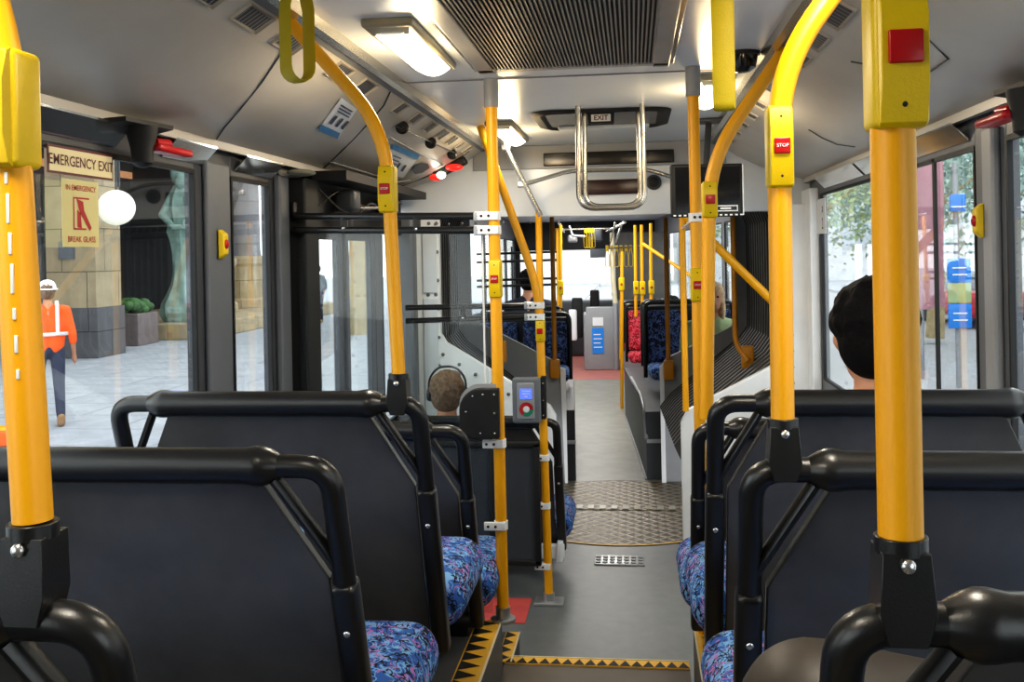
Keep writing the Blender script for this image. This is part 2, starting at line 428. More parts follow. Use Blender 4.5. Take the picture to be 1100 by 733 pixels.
# side walls with window openings (rear half)
ZS, ZT = .98, 1.965
def side(xs, openings, y0, y1, name, label, xf=None, m=None, zt=2.32):
    """wall with rectangular openings [(ya, yb, za, zb)]"""
    q = MB(xf); X0 = xs; X1 = xs*(1+.035/abs(xs))
    ys = [y0]
    for (a, c, za, zb) in openings:
        q.b2((X0, ys[-1], -.1), (X1, a, zt)); 
        if za > -.1: q.b2((X0, a, -.1), (X1, c, za))
        q.b2((X0, a, zb), (X1, c, zt)); ys.append(c)
    q.b2((X0, ys[-1], -.1), (X1, y1, zt))
    return q.build(name, m or M['grey'], label=label, kind=S, smooth=False, bevel=.004)
LW = [(-1.0, .55, ZS, ZT), (.75, 2.94, ZS, ZT), (3.22, 3.58, ZS, ZT), (3.92, 5.1, 0, 1.83), (5.24, 5.66, .75, ZT)]
RW = [(-1.0, .45, ZS, ZT), (.65, 2.74, ZS, ZT), (2.98, 5.34, ZS, ZT)]
side(-WX, LW, -1.3, END, 'wall_left', 'grey bus side wall with windows and a doorway', m=M['wallL'])
side(WX, RW, -1.3, END, 'wall_right', 'grey bus side wall with windows facing the road', m=M['wallR'])
b = MB(); b.b2((-1.25, -1.36, -.1), (1.25, -1.3, 2.35)); struct('wall_back', b, M['grey'], 'grey rear wall of the bus', smooth=False)
wn = 0
def window(xs, y0, y1, z0, z1, label, xf=None, split=None):
    global wn; wn += 1
    sx = 1 if xs > 0 else -1
    root = thing('window_%d' % wn, (xs, (y0+y1)/2, z0), label, None, mx=xf, kind=S)
    q = MB(xf); t = .012; X0 = xs-sx*.003; X1 = xs+sx*.012
    q.b2((X0, y0, z0), (X1, y0+t, z1)); q.b2((X0, y1-t, z0), (X1, y1, z1)); q.b2((X0, y0+t, z0), (X1, y1-t, z0+t)); q.b2((X0, y0+t, z1-t), (X1, y1-t, z1))
    if split: q.b2((X0, split-.011, z0), (X1-sx*.006, split+.011, z1))
    q.build('window_frame', M['blackmatte'], root, smooth=False)
    q = MB(xf); q.b2((xs+sx*.006, y0+t, z0+t), (xs+sx*.008, y1-t, z1-t)); q.build('window_glass', M['glass'], root, smooth=False)
    return root
window(-WX, -1.0, .55, ZS, ZT, 'side window beside the rearmost door-side seats')
window(-WX, .75, 2.94, ZS, ZT, 'wide side window showing the stone pillar and the orange-vested worker')
window(-WX, 3.22, 3.58, ZS, ZT, 'narrow side window between the yellow bell push and the doorway')
window(-WX, 5.24, 5.66, .75, ZT, 'narrow window just beyond the bus door')
window(WX, -1.0, .45, ZS, ZT, 'side window beside the rearmost road-side seats')
window(WX, .65, 2.74, ZS, ZT, 'side window showing the white bus')
window(WX, 2.98, 5.34, ZS, ZT, 'wide side window beside the black-haired passenger', split=3.37)
# pillar covers
b = MB(); b.b2((-1.16, 2.99, .4), (-1.18, 3.17, 2.0)); struct('trim_6', b, M['wallR'], 'lighter grey cover strip on the pillar with the bell push, door side', smooth=False, bevel=.008)
b = MB(); b.b2((1.155, 2.78, .4), (1.18, 2.86, 2.0)); struct('trim_7', b, M['lgrey'], 'lighter grey cover strip on the window pillar, road side', smooth=False, bevel=.008)
b = MB(); b.b2((-1.15, 3.62, .38), (-1.18, 3.72, 2.0)); struct('trim_8', b, M['wallR'], 'lighter grey cover strip beside the doorway', smooth=False, bevel=.008)
b = MB(); b.b2((-1.10, 3.76, .0), (-1.18, 3.93, 2.0)); struct('trim_9', b, M['blackmatte'], 'black door post', smooth=False, bevel=.008)
b = MB(); b.b2((1.13, 5.38, .4), (1.18, 5.7, 2.0)); struct('trim_10', b, M['white'], 'white corner cover beside the joint wall, road side', smooth=False, bevel=.008)
# ceiling
CZ = 2.3
b = MB(); b.b2((-.62, -1.3, CZ), (.62, 5.62, CZ+.06)); b.b2((-1.25, -1.3, 2.36), (1.25, 5.72, 2.42)); b.b2((-.62, 3.42, CZ-.003), (.62, 3.432, CZ), 1)
struct('ceiling', b, [M['ceil'], M['grey']], 'smooth white bus ceiling with a panel joint', smooth=False)
def strip(name, pts, m, label, y0=-1.3, y1=5.62, xf=None):
    q = MB(xf); q.prism([(x, y0, z) for x, z in pts], (0, y1-y0, 0)); return q.build(name, m, label=label, kind=S)
for sx, side_ in ((-1, 'door side'), (1, 'road side')):
    strip('trim_%d' % (11 if sx < 0 else 12), [(sx*.60, 2.302), (sx*.605, 2.272), (sx*.628, 2.268), (sx*.632, 2.302)], M['steel'], 'polished rail along the ceiling, '+side_)
    strip('trim_%d' % (13 if sx < 0 else 14), [(sx*.632, 2.300), (sx*.634, 2.285), (sx*.664, 2.272), (sx*.668, 2.30)], M['grey'], 'grey channel beside the ceiling rail, '+side_)
    # cove: curved panel
    pr = []
    for i in range(13):
        t = i/12; x = .655+(1.15-.655)*t; z = 2.283-(2.283-2.052)*t - .028*math.sin(PI*t)*(1 if 1 else 0) + .012*t*t
        pr.append((x, z))
    q = MB(); n = len(pr)
    ys = [-1.3+i*(5.6+1.3)/30 for i in range(31)]
    vs = [(sx*x, y, z) for y in ys for x, z in pr]+[(sx*x*1.0, y, z+.03) for y in ys for x, z in pr]
    fs = []
    for j in range(30):
        for i in range(n-1):
            a = j*n+i; fs.append((a, a+1, a+n+1, a+n))
    q.add(vs[:31*n], fs); q.box((sx*1.15, 2.15, 2.055), (.02, 6.9, .03))
    struct('trim_%d' % (15 if sx < 0 else 16), q, M['cove'], 'curved grey cove panel between ceiling and windows, '+side_)
    # bright polished strip under the cove, in segments
    q = MB()
    segs = [(-1.2, .6), (.66, 1.7), (1.75, 2.46), (2.72, 3.0), (3.25, 3.6)] if sx < 0 else [(-1.2, .4), (.5, 1.6), (1.65, 2.42), (3.02, 3.72), (3.76, 4.3), (4.34, 5.2)]
    for a, c in segs: q.prism([(sx*1.176, a, 1.985), (sx*1.176, c, 1.985), (sx*1.128, c, 2.035), (sx*1.128, a, 2.035)], (0, 0, .006))
    struct('trim_%d' % (17 if sx < 0 else 18), q, M['strip'], 'polished strip between cove and window header, '+side_, smooth=False)

# end wall of the rear half at the joint: white panels with sloping tops, header
def endpoly(pts, y, t, name, m, label, xf=None, bev=.006):
    q = MB(xf); q.prism([(x, y, z) for x, z in pts], (0, t, 0)); return q.build(name, m, label=label, kind=S, smooth=False, bevel=bev)
lp = [(-1.18, 0), (-.265, 0), (-.265, .74), (-.30, .80), (-.90, 1.17), (-.93, 1.22), (-.93, 1.92), (-1.18, 1.92)]
rp_ = [(1.18, 0), (.435, 0), (.435, .72), (.47, .79), (.96, 1.05), (.985, 1.1), (.985, 1.92), (1.18, 1.92)]
endpoly(lp, 5.6, .05, 'wall_front', M['white'], 'white joint wall panel with a sloping top, door side')
endpoly(rp_, 5.5, .05, 'wall_front.001', M['white'], 'white joint wall panel with a sloping top, road side')
hp = [(-1.18, 1.88), (-.9, 1.90), (0, 1.885), (.9, 1.89), (1.18, 1.88), (1.18, 2.36), (-1.18, 2.36)]
endpoly(hp, 5.62, .05, 'wall_front.002', M['ceil'], 'white header panel above the bus joint')
b = MB(); b.b2((-.72, 5.6, 2.165), (.72, 5.625, 2.30)); struct('trim_19', b, M['lgrey'], 'light grey band at the top of the header', smooth=False, bevel=.004)
# rivets on the corner panels
q = MB()
for x in (-1.0, -.955):
    for i in range(16):
        z = .62+i*.083
        q.ell((x+.012*(i % 2), 5.597, z), (.011, .006, .011), 0, 8, 5)
for i in range(7): q.ell((-.92+.095*i, 5.597, 1.10-.058*i), (.011, .006, .011), 0, 8, 5)
for i in range(8): q.ell((-.95+.08*i, 5.597, 1.86), (.009, .006, .009), 0, 8, 5)
for i in range(16): q.ell((1.045, 5.497, .5+i*.088), (.010, .006, .010), 0, 8, 5)
for i in range(5): q.ell((.55+.1*i, 5.497, .62+.05*i), (.009, .006, .009), 0, 8, 5)
struct('trim_20', q, M['rivet'], 'rows of round rivet heads on the joint wall panels')
b = MB(); b.b2((-1.03, 5.588, .45), (-.955+.01, 5.6, 1.43)); b.b2((-1.03, 5.588, 1.46), (-.945, 5.6, 1.84)); struct('trim_21', b, M['ceil'], 'raised cover plates with rivets, door side', smooth=False, bevel=.005)
b = MB(); b.b2((-1.18, 5.5, .4), (-1.06, 5.6, 1.9)); struct('trim_22', b, M['grey'], 'grey corner post beside the joint wall', smooth=False, bevel=.02)

# bellows between both halves
def bellows():
    root = thing('bellows', (0, 6.3, .3), 'dark ribbed rubber bellows walls of the bus joint', 'bellows')
    NP = 16
    def loop(pts, name, amp=.042):
        # pts (x,z,nx,nz) centre profile; extruded with zigzag pleats from the rear wall to the front half wall
        q = MB(); vs = []; n = len(pts); st = []
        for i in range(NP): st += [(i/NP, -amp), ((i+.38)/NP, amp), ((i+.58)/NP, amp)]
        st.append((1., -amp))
        for t, o in st:
            for (x, z, nx, nz) in pts:
                a = Vector((x+nx*o, 5.66, z+nz*o)); c = Mf @ Vector((x+nx*o, .735, z+nz*o))
                vs.append(a.lerp(c, t))
        fs = [(i*n+k, i*n+k+1, (i+1)*n+k+1, (i+1)*n+k) for i in range(len(st)-1) for k in range(n-1)]
        q.add(vs, fs); q.m = [1 if (f_//(n-1)) % 3 == 1 else 0 for f_ in range(len(fs))]; q.build(name, [M['rubber'], M['ridge_highlight']], root, smooth=False)
    for sx in (-1, 1):
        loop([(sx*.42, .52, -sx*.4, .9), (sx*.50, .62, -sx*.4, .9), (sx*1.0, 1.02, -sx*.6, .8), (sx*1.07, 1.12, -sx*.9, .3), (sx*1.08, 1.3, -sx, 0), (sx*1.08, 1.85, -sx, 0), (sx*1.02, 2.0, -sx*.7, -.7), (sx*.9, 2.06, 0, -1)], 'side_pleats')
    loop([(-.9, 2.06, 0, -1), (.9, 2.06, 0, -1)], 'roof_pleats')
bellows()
def turntable():
    root = thing('turntable', (.07, 6.4, 0), 'round bronze tread plate turntable at the bus joint', 'turntable')
    q = MB(); q.lathe((.07, 6.4, -.05), [(.79, 0), (.79, .05), (.785, .054), (.0, .054)], seg=72); q.build('tread_plate', M['tread'], root)
    q = MB(); q.lathe((.07, 6.4, -.06), [(.812, 0), (.812, .06), (.79, .062), (.79, .0)], seg=72); q.build('rim', M['blackmatte'], root)
    q = MB()
    for i in range(24):
        a0 = R(-158+i*5.7); a1 = R(-158+(i+1)*5.7)
        p = lambda a, r: (.07+r*math.cos(a), 6.4+r*math.sin(a), .004)
        q.quad(p(a0, .80), p(a1, .80), p(a1, .783), p(a0, .783))
    q.build('yellow_edge', M['nosing'], root, smooth=False)
    q = MB(); q.b2((-.68, 6.36, .002), (.82, 6.47, .008))
    for i in range(20): q.b2((-.66+i*.075, 6.37, .008), (-.62+i*.075, 6.46, .013), 1)
    q.build('centre_strip', [M['tread'], M['lampbody']], root, smooth=False)
turntable()
b = MB(); b.b2((-1.15, 5.62, -.14), (1.15, 7.3, -.06)); struct('floor.006', b, M['blackmatte'], 'dark floor under the turntable', smooth=False)

# ------------------------------------------------------------------ SEATS
def make_seat(fab, label, cat='seat', ped=True):
    root = thing('bus_seat', (0, 0, 0), label, cat)
    w = .82; H = .94; rec = .33
    Y = lambda z: (H-z)*rec
    xe = w/2-.02
    # top rail with collars
    q = MB(); xr = w/2-.14
    q.tube([(-xr-.03, 0, H), (-xr-.012, 0, H), (-xr, 0, H), (-xr+.012, 0, H), (-xr+.03, 0, H), (xr-.03, 0, H), (xr-.012, 0, H), (xr, 0, H), (xr+.012, 0, H), (xr+.03, 0, H)],
           [.021, .031, .035, .035, .0315, .0315, .035, .035, .031, .021], seg=20)
    q.build('top_rail', M['black'], root)
    for sx in (-1, 1):
        q = MB(); q.tube([(sx*(xr+.01), 0, H), (sx*xe, 0, H), (sx*xe, Y(.70), .70)], .021, seg=14, fil=.095, fn=8)
        q.build('grab_handle', M['black'], root)
        q = MB(); q.tube([(sx*(xr+.02), 0, H-.02), (sx*(xe-.006), Y(.75), .75), (sx*(xe-.004), Y(.70), .70)], .013, seg=10, flat=(.010, .017, (1, 0, 0)), fil=.02)
        q.build('brace', M['black'], root)
        q = MB(); a = Vector((sx*xe, Y(.72), .72)); c = Vector((sx*xe, Y(.25), .25))
        d = (c-a).normalized(); ang = math.atan2(d.y, -d.z)
        rm = Matrix.Rotation(ang, 3, 'X')
        q.rbox((a+c)/2, (.046, .052, (c-a).length), .014, rot=rm)
        for z in (.62,): q.ell((sx*xe, Y(z)-.027, z), (.007, .004, .007), 1, 10, 6)
        q.build('side_channel', [M['black'], M['screw']], root)
    # back shell
    q = MB(); z0, z1 = .285, .93; xi = w/2-.05
    pl = [(-xi, z0), (xi, z0), (xi, .72), (xi-.10, z1-.02), (xi-.13, z1), (-xi+.13, z1), (-xi+.10, z1-.02), (-xi, .72)]
    q.prism([(x, Y(z)+.005, z) for x, z in pl], (0, .018, .006)); q.build('back_shell', M['shell'], root, smooth=False, bevel=.003)
    q = MB(); q.tube([(-xe, Y(.265), .265), (xe, Y(.265), .265)], .022, seg=10); q.rbox((0, Y(.25)+.09, .215), (w-.12, .1, .05), .01); q.build('cross_bar', M['blackmatte'], root)
    for sx in (-1, 1):
        q = MB(); rm = Matrix.Rotation(math.atan(rec), 3, 'X')
        q.rbox((sx*.155, Y(.57)+.055, .57), (.30, .06, .50), .028, rot=rm); q.build('backrest_pad', fab, root)
        q = MB(); q.rbox((sx*.225, Y(.40)+.305, .350), (.43, .46, .155), .075, n=5); q.build('seat_cushion', fab, root)
        q = MB(); q.rbox((sx*.20, Y(.40)+.30, .262), (.36, .40, .05), .02); q.build('seat_pan', M['shell_lo'], root)
    if ped:
        q = MB(); n = 12; A = [(w/2-.13, .47+.10*math.cos(PI*k/n), .07+.10*math.sin(PI*k/n)) for k in range(n+1)]
        A = [(w/2-.13, .57, 0)]+A+[(w/2-.13, .37, 0)]
        q.prism(A, (-.03, 0, 0)); q.build('pedestal', M['dgrey'], root, smooth=False)
        q = MB(); q.tube([(p[0]-.015, p[1], p[2]+(0 if p[2] < .001 else .004)) for p in A], .007, seg=8); q.build('pedestal_edge', M['alu'], root)
    return root
G = 'rows of dark grey double seats'
GD = 'dark grey double seat, '
seatA = make_seat(M['fabric'], GD+'door side, curved pole with maroon bell push on its handle')
seatA['group'] = G; seatA.location = (-.725, 2.33, .38)
LX, RX = -.725, .765
copy_tree(seatA, (LX, 1.63, .38), 0, GD+'door side, no pole, just behind the curved-pole seat', G)
copy_tree(seatA, (LX-.01, .92, .38), 0, GD+'door side, cut off by the lower picture corner', G)
copy_tree(seatA, (RX, 2.33, .38), 0, GD+'road side, directly behind the black-haired passenger', G)
copy_tree(seatA, (RX, 1.63, .38), 0, GD+'road side, readable STOP pole standing on its handle', G)
copy_tree(seatA, (RX+.01, .97, .38), 0, GD+'road side, thickest pole on its handle', G)
seatB = make_seat(M['fabric'], 'lower dark double seat at the platform end, door side, by the black card box', ped=False)
seatB.location = (-.74, 3.0, .19); seatB['group'] = 'lower double seats'
copy_tree(seatB, (.765, 3.0, .20), 0, 'lower dark double seat at the platform end, road side, ahead of the black-haired passenger', 'lower double seats')
copy_tree(seatB, (-.59, 4.78, -.09), 0, 'low dark double seat behind the card reader, next to the doorway', 'lower double seats')
for c in seatA, seatB: W[c.name] = Matrix.Translation(c.location)
# silver bracket for seat by the card reader
# ------------------------------------------------------------------ POLES
def housing(root, x, y, z0, z1, button=M['red'], w=.052, face=1, word=False, name='stop_button'):
    """yellow bell housing wrapped round a pole, button facing the camera end (-y)"""
    q = MB(); h = z1-z0; d = w*1.15
    q.rbox((x, y, (z0+z1)/2), (w, w, h), .008)
    c = y-w/2
    pl = [(c+.004, z0), (c-.004, z0+.004), (c-.013, z0+h*.28), (c-.013, z0+h*.72), (c-.004, z1-.004), (c+.004, z1)]
    q.prism([(x-w*.42, a, z) for a, z in pl], (w*.84, 0, 0))
    for z in (z0+.016*h/.1*.9, z1-.016*h/.1*.9): q.ell((x, c-.006, z), (w*.07, .004, w*.07), 1, 8, 5)
    o = q.build('bell_housing', [M['lemon'], M['blackmatte']], root, bevel=.002)
    q = MB(); s = w*.60; zc = (z0+z1)/2
    q.rbox((x+.0*w, c-.0135, zc), (s, .008, s), .002)
    if word: text(q, 'STOP', (x, c-.0182, zc), (1, 0, 0), (0, 0, 1), s*.22, 1)
    q.build(name, [button, M['paper']], o)
def clampfoot(root, x, y, z, flip=1):
    """black wedge bracket joining pole to seat handle"""
    q = MB(); pts = []
    top, bot = z+.0, z-.085
    q.tube([(x, y, z+.004), (x, y, z-.012)], .025, seg=16)
    q.prism([(x-.022, y-.022, top-.008), (x+.022, y-.022, top-.008), (x+.026, y-.026, top-.065), (x+.017, y-.024, bot-.01), (x-.018, y-.024, bot-.01), (x-.026, y-.026, top-.065)], (0, .048, 0))
    q.ell((x, y-.026, top-.018), (.0075, .005, .0075), 1, 10, 6)
    q.build('handle_clamp', [M['black'], M['screw']], root, bevel=.005)
def pole(name, pts, r, label, fil=.12, m=None, group=None):
    root = thing(name, pts[0], label, 'pole', group)
    q = MB(); q.tube(pts, r, seg=18, fil=fil, fn=8); q.build('pole_tube', m or M['yellow'], root)
    return root
def sleeve(root, x, y):
    q = MB(); q.tube([(x, y, 2.2), (x, y, 2.3)], .026, seg=18); q.build('ceiling_sleeve', M['lgrey'], root)
def band(root, x, y, z, dx=-.02, w=.075, h=.03):
    q = MB(); q.rbox((x+dx, y-.022, z), (w, .01, h), .003); q.tube([(x, y, z-h/2), (x, y, z+h/2)], .0245, seg=16)
    for k in (-.3, .05): q.ell((x+dx+k*w, y-.028, z), (.005, .003, .005), 1, 8, 5)
    q.build('clamp_band', [M['white'], M['blackmatte']], root)
# seat-mounted poles
p = pole('grab_pole', [(.438, .97, 1.40), (.438, .97, 2.02), (.62, .97, 2.27)], .0208, 'thick yellow pole with blank red bell push on the road-side seat nearest the lens')
housing(p, .441, .97, 1.79, 1.935, w=.051); clampfoot(p, .438, .97, 1.40)
p = pole('grab_pole', [(.426, 1.63, 1.40), (.43, 1.63, 1.97), (.655, 1.63, 2.28)], .0188, 'yellow pole with the readable STOP button, bending to the ceiling on the road side', fil=.10)
housing(p, .429, 1.63, 1.777, 1.91, w=.042, word=True); clampfoot(p, .426, 1.63, 1.40)
p = pole('grab_pole', [(-.417, .92, 1.42), (-.440, .92, 1.95), (-.62, .92, 2.27)], .0195, 'thick scuffed yellow pole cut off by the picture edge on the door side')
housing(p, -.437, .92, 1.775, 1.895, w=.05); clampfoot(p, -.417, .92, 1.415)
for k, (z, h_) in enumerate(((1.765, .012), (1.735, .03), (1.70, .022), (1.665, .03), (1.63, .012), (1.60, .018), (1.57, .010))):
    xx = -.417-.023*(z-1.42)/.53; q = MB(); q.rbox((xx+.006, .92-.0186, z), (.0035, .002, h_), .0008); q.build('paint_chip', M['paper'], p)
p = pole('grab_pole', [(-.383, 2.33, 1.39), (-.403, 2.33, 1.99), (-.66, 2.33, 2.285)], .0168, 'curved yellow pole with maroon bell push on the door-side seat, reaching the cove', fil=.13)
housing(p, -.400, 2.33, 1.785, 1.90, button=M['signred'], w=.042, word=True); clampfoot(p, -.383, 2.33, 1.39)
p = pole('grab_pole', [(.40, 3.0, 1.17), (.425, 3.0, 1.95), (.66, 3.0, 2.285)], .0205, 'yellow pole in front of the black screen, bending to the ceiling rail', fil=.14)
housing(p, .422, 3.0, 1.775, 1.885, w=.046); 
p = pole('grab_pole', [(.403, 3.36, .38), (.403, 3.36, 2.3)], .0195, 'straight yellow pole with red bell push beside the black screen, road side')
housing(p, .403, 3.36, 1.505, 1.62, w=.045, word=True); sleeve(p, .403, 3.36); band(p, .403, 3.36, 1.79, dx=.01, w=.05)
p = pole('grab_pole', [(-.292, 3.43, .38), (-.298, 3.43, 2.3)], .0205, 'straight yellow pole beside the black card box, standing on the platform corner')
housing(p, -.295, 3.43, 1.525, 1.66, w=.046, word=True); sleeve(p, -.298, 3.43)
for z in (1.795, 1.745+.02, .99, .70): pass
band(p, -.293, 3.43, 1.01); band(p, -.293, 3.43, .72)
band(p, -.296, 3.43, 1.815); band(p, -.296, 3.43, 1.765)
q = MB(); q.tube([(-.292, 3.43, .38), (-.292, 3.43, .43)], .026); q.tube([(-.292, 3.43, .38), (-.292, 3.43, .39)], .045); q.build('foot', M['alu'], p)
p = pole('grab_pole', [(-.242, 4.67, .0), (-.262, 4.67, 1.50), (-.53, 4.67, 2.30)], .020, 'yellow pole with the card reader, slanting to the ceiling above the doorway', fil=.16)
housing(p, -.258, 4.67, 1.255, 1.36, w=.045)
for z in (.70, .47, .18): band(p, -.25, 4.67, z)
band(p, -.26, 4.67, 1.43); band(p, -.26, 4.67, 1.375)
q = MB(); q.tube([(-.242, 4.67, 0), (-.242, 4.67, .05)], .027); q.rbox((-.242, 4.67, .008), (.14, .1, .016), .005); q.build('foot', M['alu'], p)
# poles around the joint
p = pole('joint_pole', [(.46, 5.42, .80), (.46, 5.42, 1.9)], .017, 'thin yellow pole standing on the sloping joint panel, road side', m=M['yellow'])
q = MB(); q.tube([(.46, 5.42, 1.80), (.403, 3.38, 1.79)], .008, seg=8); q.build('steel_link', M['steel'], p)
pole('joint_pole', [(-.335, 5.5, .9), (-.335, 5.5, 1.92)], .019, 'thin yellow pole behind the card reader pole at the joint')
def footed(x, y, z0, z1, label, xf, bend=0):
    root = thing('joint_pole', (x, y, z0), label, 'pole', mx=xf)
    q = MB(xf)
    if bend: q.tube([(x, y, z1), (x, y, z0+.1), (x+bend, y-.05, z0)], .017, fil=.08, seg=12)
    else: q.tube([(x, y, z1), (x, y, z0)], .017, seg=12)
    q.build('pole_tube', M['amber'], root)
    q = MB(xf); q.rbox((x+bend, y-.02, z0+.02), (.075, .045, .14), .012); q.build('foot', M['amber'], root)
footed(.471, .70, .80, 1.92, 'brown-yellow pole with boxy foot on the far grey panel, road side', Mf)
footed(-.347, .70, .82, 1.94, 'brown-yellow pole with boxy foot on the far grey panel, door side', Mf)
footed(.80, 6.1, 1.0, 1.92, 'brown-yellow handle rail with curved foot against the bellows, road side', None, .07)
footed(-.66, 6.05, 1.05, 1.92, 'brown-yellow handle rail with curved foot against the bellows, door side', None, .02)
p = thing('diagonal_rail', (.6, 4.8, 1.4), 'thick yellow rail slanting down from the pole to the road-side wall', 'rail')
q = MB(); q.tube([(.475, 5.42, 1.865), (.65, 5.43, 1.69), (.985, 5.47, 1.345)], .024, fil=.05); q.build('rail_tube', M['yellow'], p)
q = MB(); q.tube([(.985, 5.47, 1.345), (1.02, 5.49, 1.31)], .036); q.build('flange', M['yellow'], p)

# black double rails and glass screens by the doorway
def rails(name, label, a, b_, dz, posts, end):
    root = thing(name, b_, label, 'rail'); A = Vector(a); B = Vector(b_)
    q = MB(); up = Vector((0, 0, dz))
    q.tube([A+Vector((0, 0, .1)), A+up*.9+Vector((.0, 0, 0)), B+up] if end else [A+up, B+up], .0135, fil=.1, seg=12); q.build('upper_bar', M['black'], root)
    q = MB(); q.tube([A-Vector((0, 0, .01)), B], .0135, seg=12); q.build('lower_bar', M['black'], root)
    for t in posts:
        c = A.lerp(B, t); q = MB(); q.rbox(c+up*.5, (.026, .02, dz), .004); q.ell(c-Vector((0, .016, .0)), (.006, .004, .006), 1, 8, 5); q.build('spacer', [M['black'], M['screw']], root)
    q = MB()
    for k in (0, 1): q.rbox(B+up*k+Vector((-.02, -.016, 0)), (.055, .012, .036), .003, 0); q.ell(B+up*k+Vector((-.03, -.024, 0)), (.005, .003, .005), 1, 8, 5)
    q.build('end_bracket', [M['alu'], M['blackmatte']], root)
    return root
rails('screen_rail', 'upper black double rail from the black door post to the pole by the card box', (-1.14, 3.74, 1.80), (-.32, 3.43, 1.765), .05, (.28, .66), True)
rails('screen_rail', 'lower black double rail from the doorway to the card reader pole', (-.92, 4.69, 1.37), (-.285, 4.67, 1.375), .055, (.45,), False)
b = MB(); b.prism([(-1.13, 3.735, .40), (-.33, 3.44, .40), (-.33, 3.44, 1.75), (-1.13, 3.735, 1.78)], (0, .006, 0)); b.prism([(-.345, 3.442, 1.22), (-.339, 3.442, 1.22), (-.339, 3.442, 1.75), (-.345, 3.442, 1.75)], (0, .008, 0), 1); b.build('glass_screen', [M['clear'], M['paper']], label='clear glass screen under the upper black rail', cat='glass screen', smooth=False)  # the thin white strip is a painted highlight down the glass edge
b = MB(); b.b2((-.92, 4.67, .83), (-.285, 4.676, 1.36)); b.build('glass_screen', M['clear'], label='clear glass screen above the grey modesty panel by the card reader', cat='glass screen', smooth=False)
p = thing('modesty_panel', (-.6, 4.62, .2), 'dark grey modesty panel with black edges between the two door-side poles', 'panel')
q = MB(); q.b2((-1.05, 4.62, .22), (-.28, 4.635, .76)); q.build('panel_board', M['dgrey'], p, smooth=False)
q = MB()
for x in (-.285, -.50, -1.05): q.rbox((x, 4.62, .49), (.03, .03, .58), .006)
for z in (.21, .77): q.rbox((-.67, 4.62, z), (.8, .03, .028), .006)
q.build('edge_frame', M['blackmatte'], p)
# silver seat bracket low by the turntable
b = MB(); b.rbox((-.245, 4.95, .165), (.12, .04, .07), .006); b.rbox((-.205, 4.93, .17), (.03, .05, .10), .006); b.build('seat_bracket', M['white'], label='white metal bracket under the low seat behind the card reader', cat='bracket')
# black box on pole
p = thing('card_box', (-.34, 3.42, 1.03), 'black rounded box with screws on the pole in front of the card reader', 'card box')
q = MB(); n = 8; x0, x1, z0, z1 = -.425, -.285, 1.035, 1.21
pl = [(x1, z0), (x1, z1)]+[(x0+.075-.075*math.sin(PI/2*k/n), z1-.075+.075*math.cos(PI/2*k/n)) for k in range(n+1)]+[(x0, z0+.04), (x0+.04, z0)]
q.prism([(x, 3.37, z) for x, z in pl], (0, .035, 0)); q.build('box_body', M['blackmatte'], p, smooth=False, bevel=.004)
q = MB()
for x, z in ((-.40, 1.13), (-.375, 1.185), (-.34, 1.19), (-.30, 1.19), (-.30, 1.125), (-.30, 1.055), (-.35, 1.055)): q.ell((x, 3.367, z), (.004, .003, .004), 0, 8, 5)
q.build('screws', M['screw'], p)
q = MB(); q.prism([(x*1.0-.006, 3.41, z+.012) for x, z in pl], (0, .012, 0)); q.build('back_plate', M['lgrey'], p, smooth=False)
# card reader
p = thing('card_reader', (-.3, 4.6, .88), 'grey card reader with blue screen on the yellow pole', 'card reader')
cx, cy, cz = -.322, 4.60, .985
q = MB(); q.rbox((cx, cy, cz), (.135, .06, .215), .014); q.build('reader_body', M['grey'], p)
q = MB(); q.rbox((cx-.003, cy-.028, cz), (.084, .016, .172), .04, n=5); q.build('oval_bezel', M['lgrey'], p)
q = MB(); q.rbox((cx-.001, cy-.037, cz+.035), (.058, .004, .048), .002); q.build('screen', M['bluescreen'], p)
q = MB()
for k, w_ in enumerate((.04, .034, .012)): q.box((cx, cy-.0395, cz+.048-.013*k), (w_, .001, .004))
q.build('screen_text', M['paper'], p, smooth=False)
q = MB()
for k in range(24):
    a0, a1 = 2*PI*k/24, 2*PI*(k+1)/24; f = lambda a, r: (cx+r*math.cos(a), cy-.0385, cz-.038+r*math.sin(a))
    q.quad(f(a0, .016), f(a0, .033), f(a1, .033), f(a1, .016), 0 if k < 6 else (1 if k > 15 else 2) if k > 2 else 1)
q.build('tap_ring', [M['red'], M['green'], M['signred']], p, smooth=False)
q = MB(); q.lathe((cx, cy-.036, cz-.038), [(.016, 0), (.013, .004)], axis=(0, -1, 0)); q.build('tap_pad', M['paper'], p)
q = MB(); q.rbox((cx+.078, cy+.02, cz+.01), (.022, .06, .2), .004)
for z in (-.07, 0, .08): q.ell((cx+.078, cy-.012, cz+z), (.004, .003, .004), 1, 8, 5)
q.build('side_bracket', [M['blackmatte'], M['screw']], p)

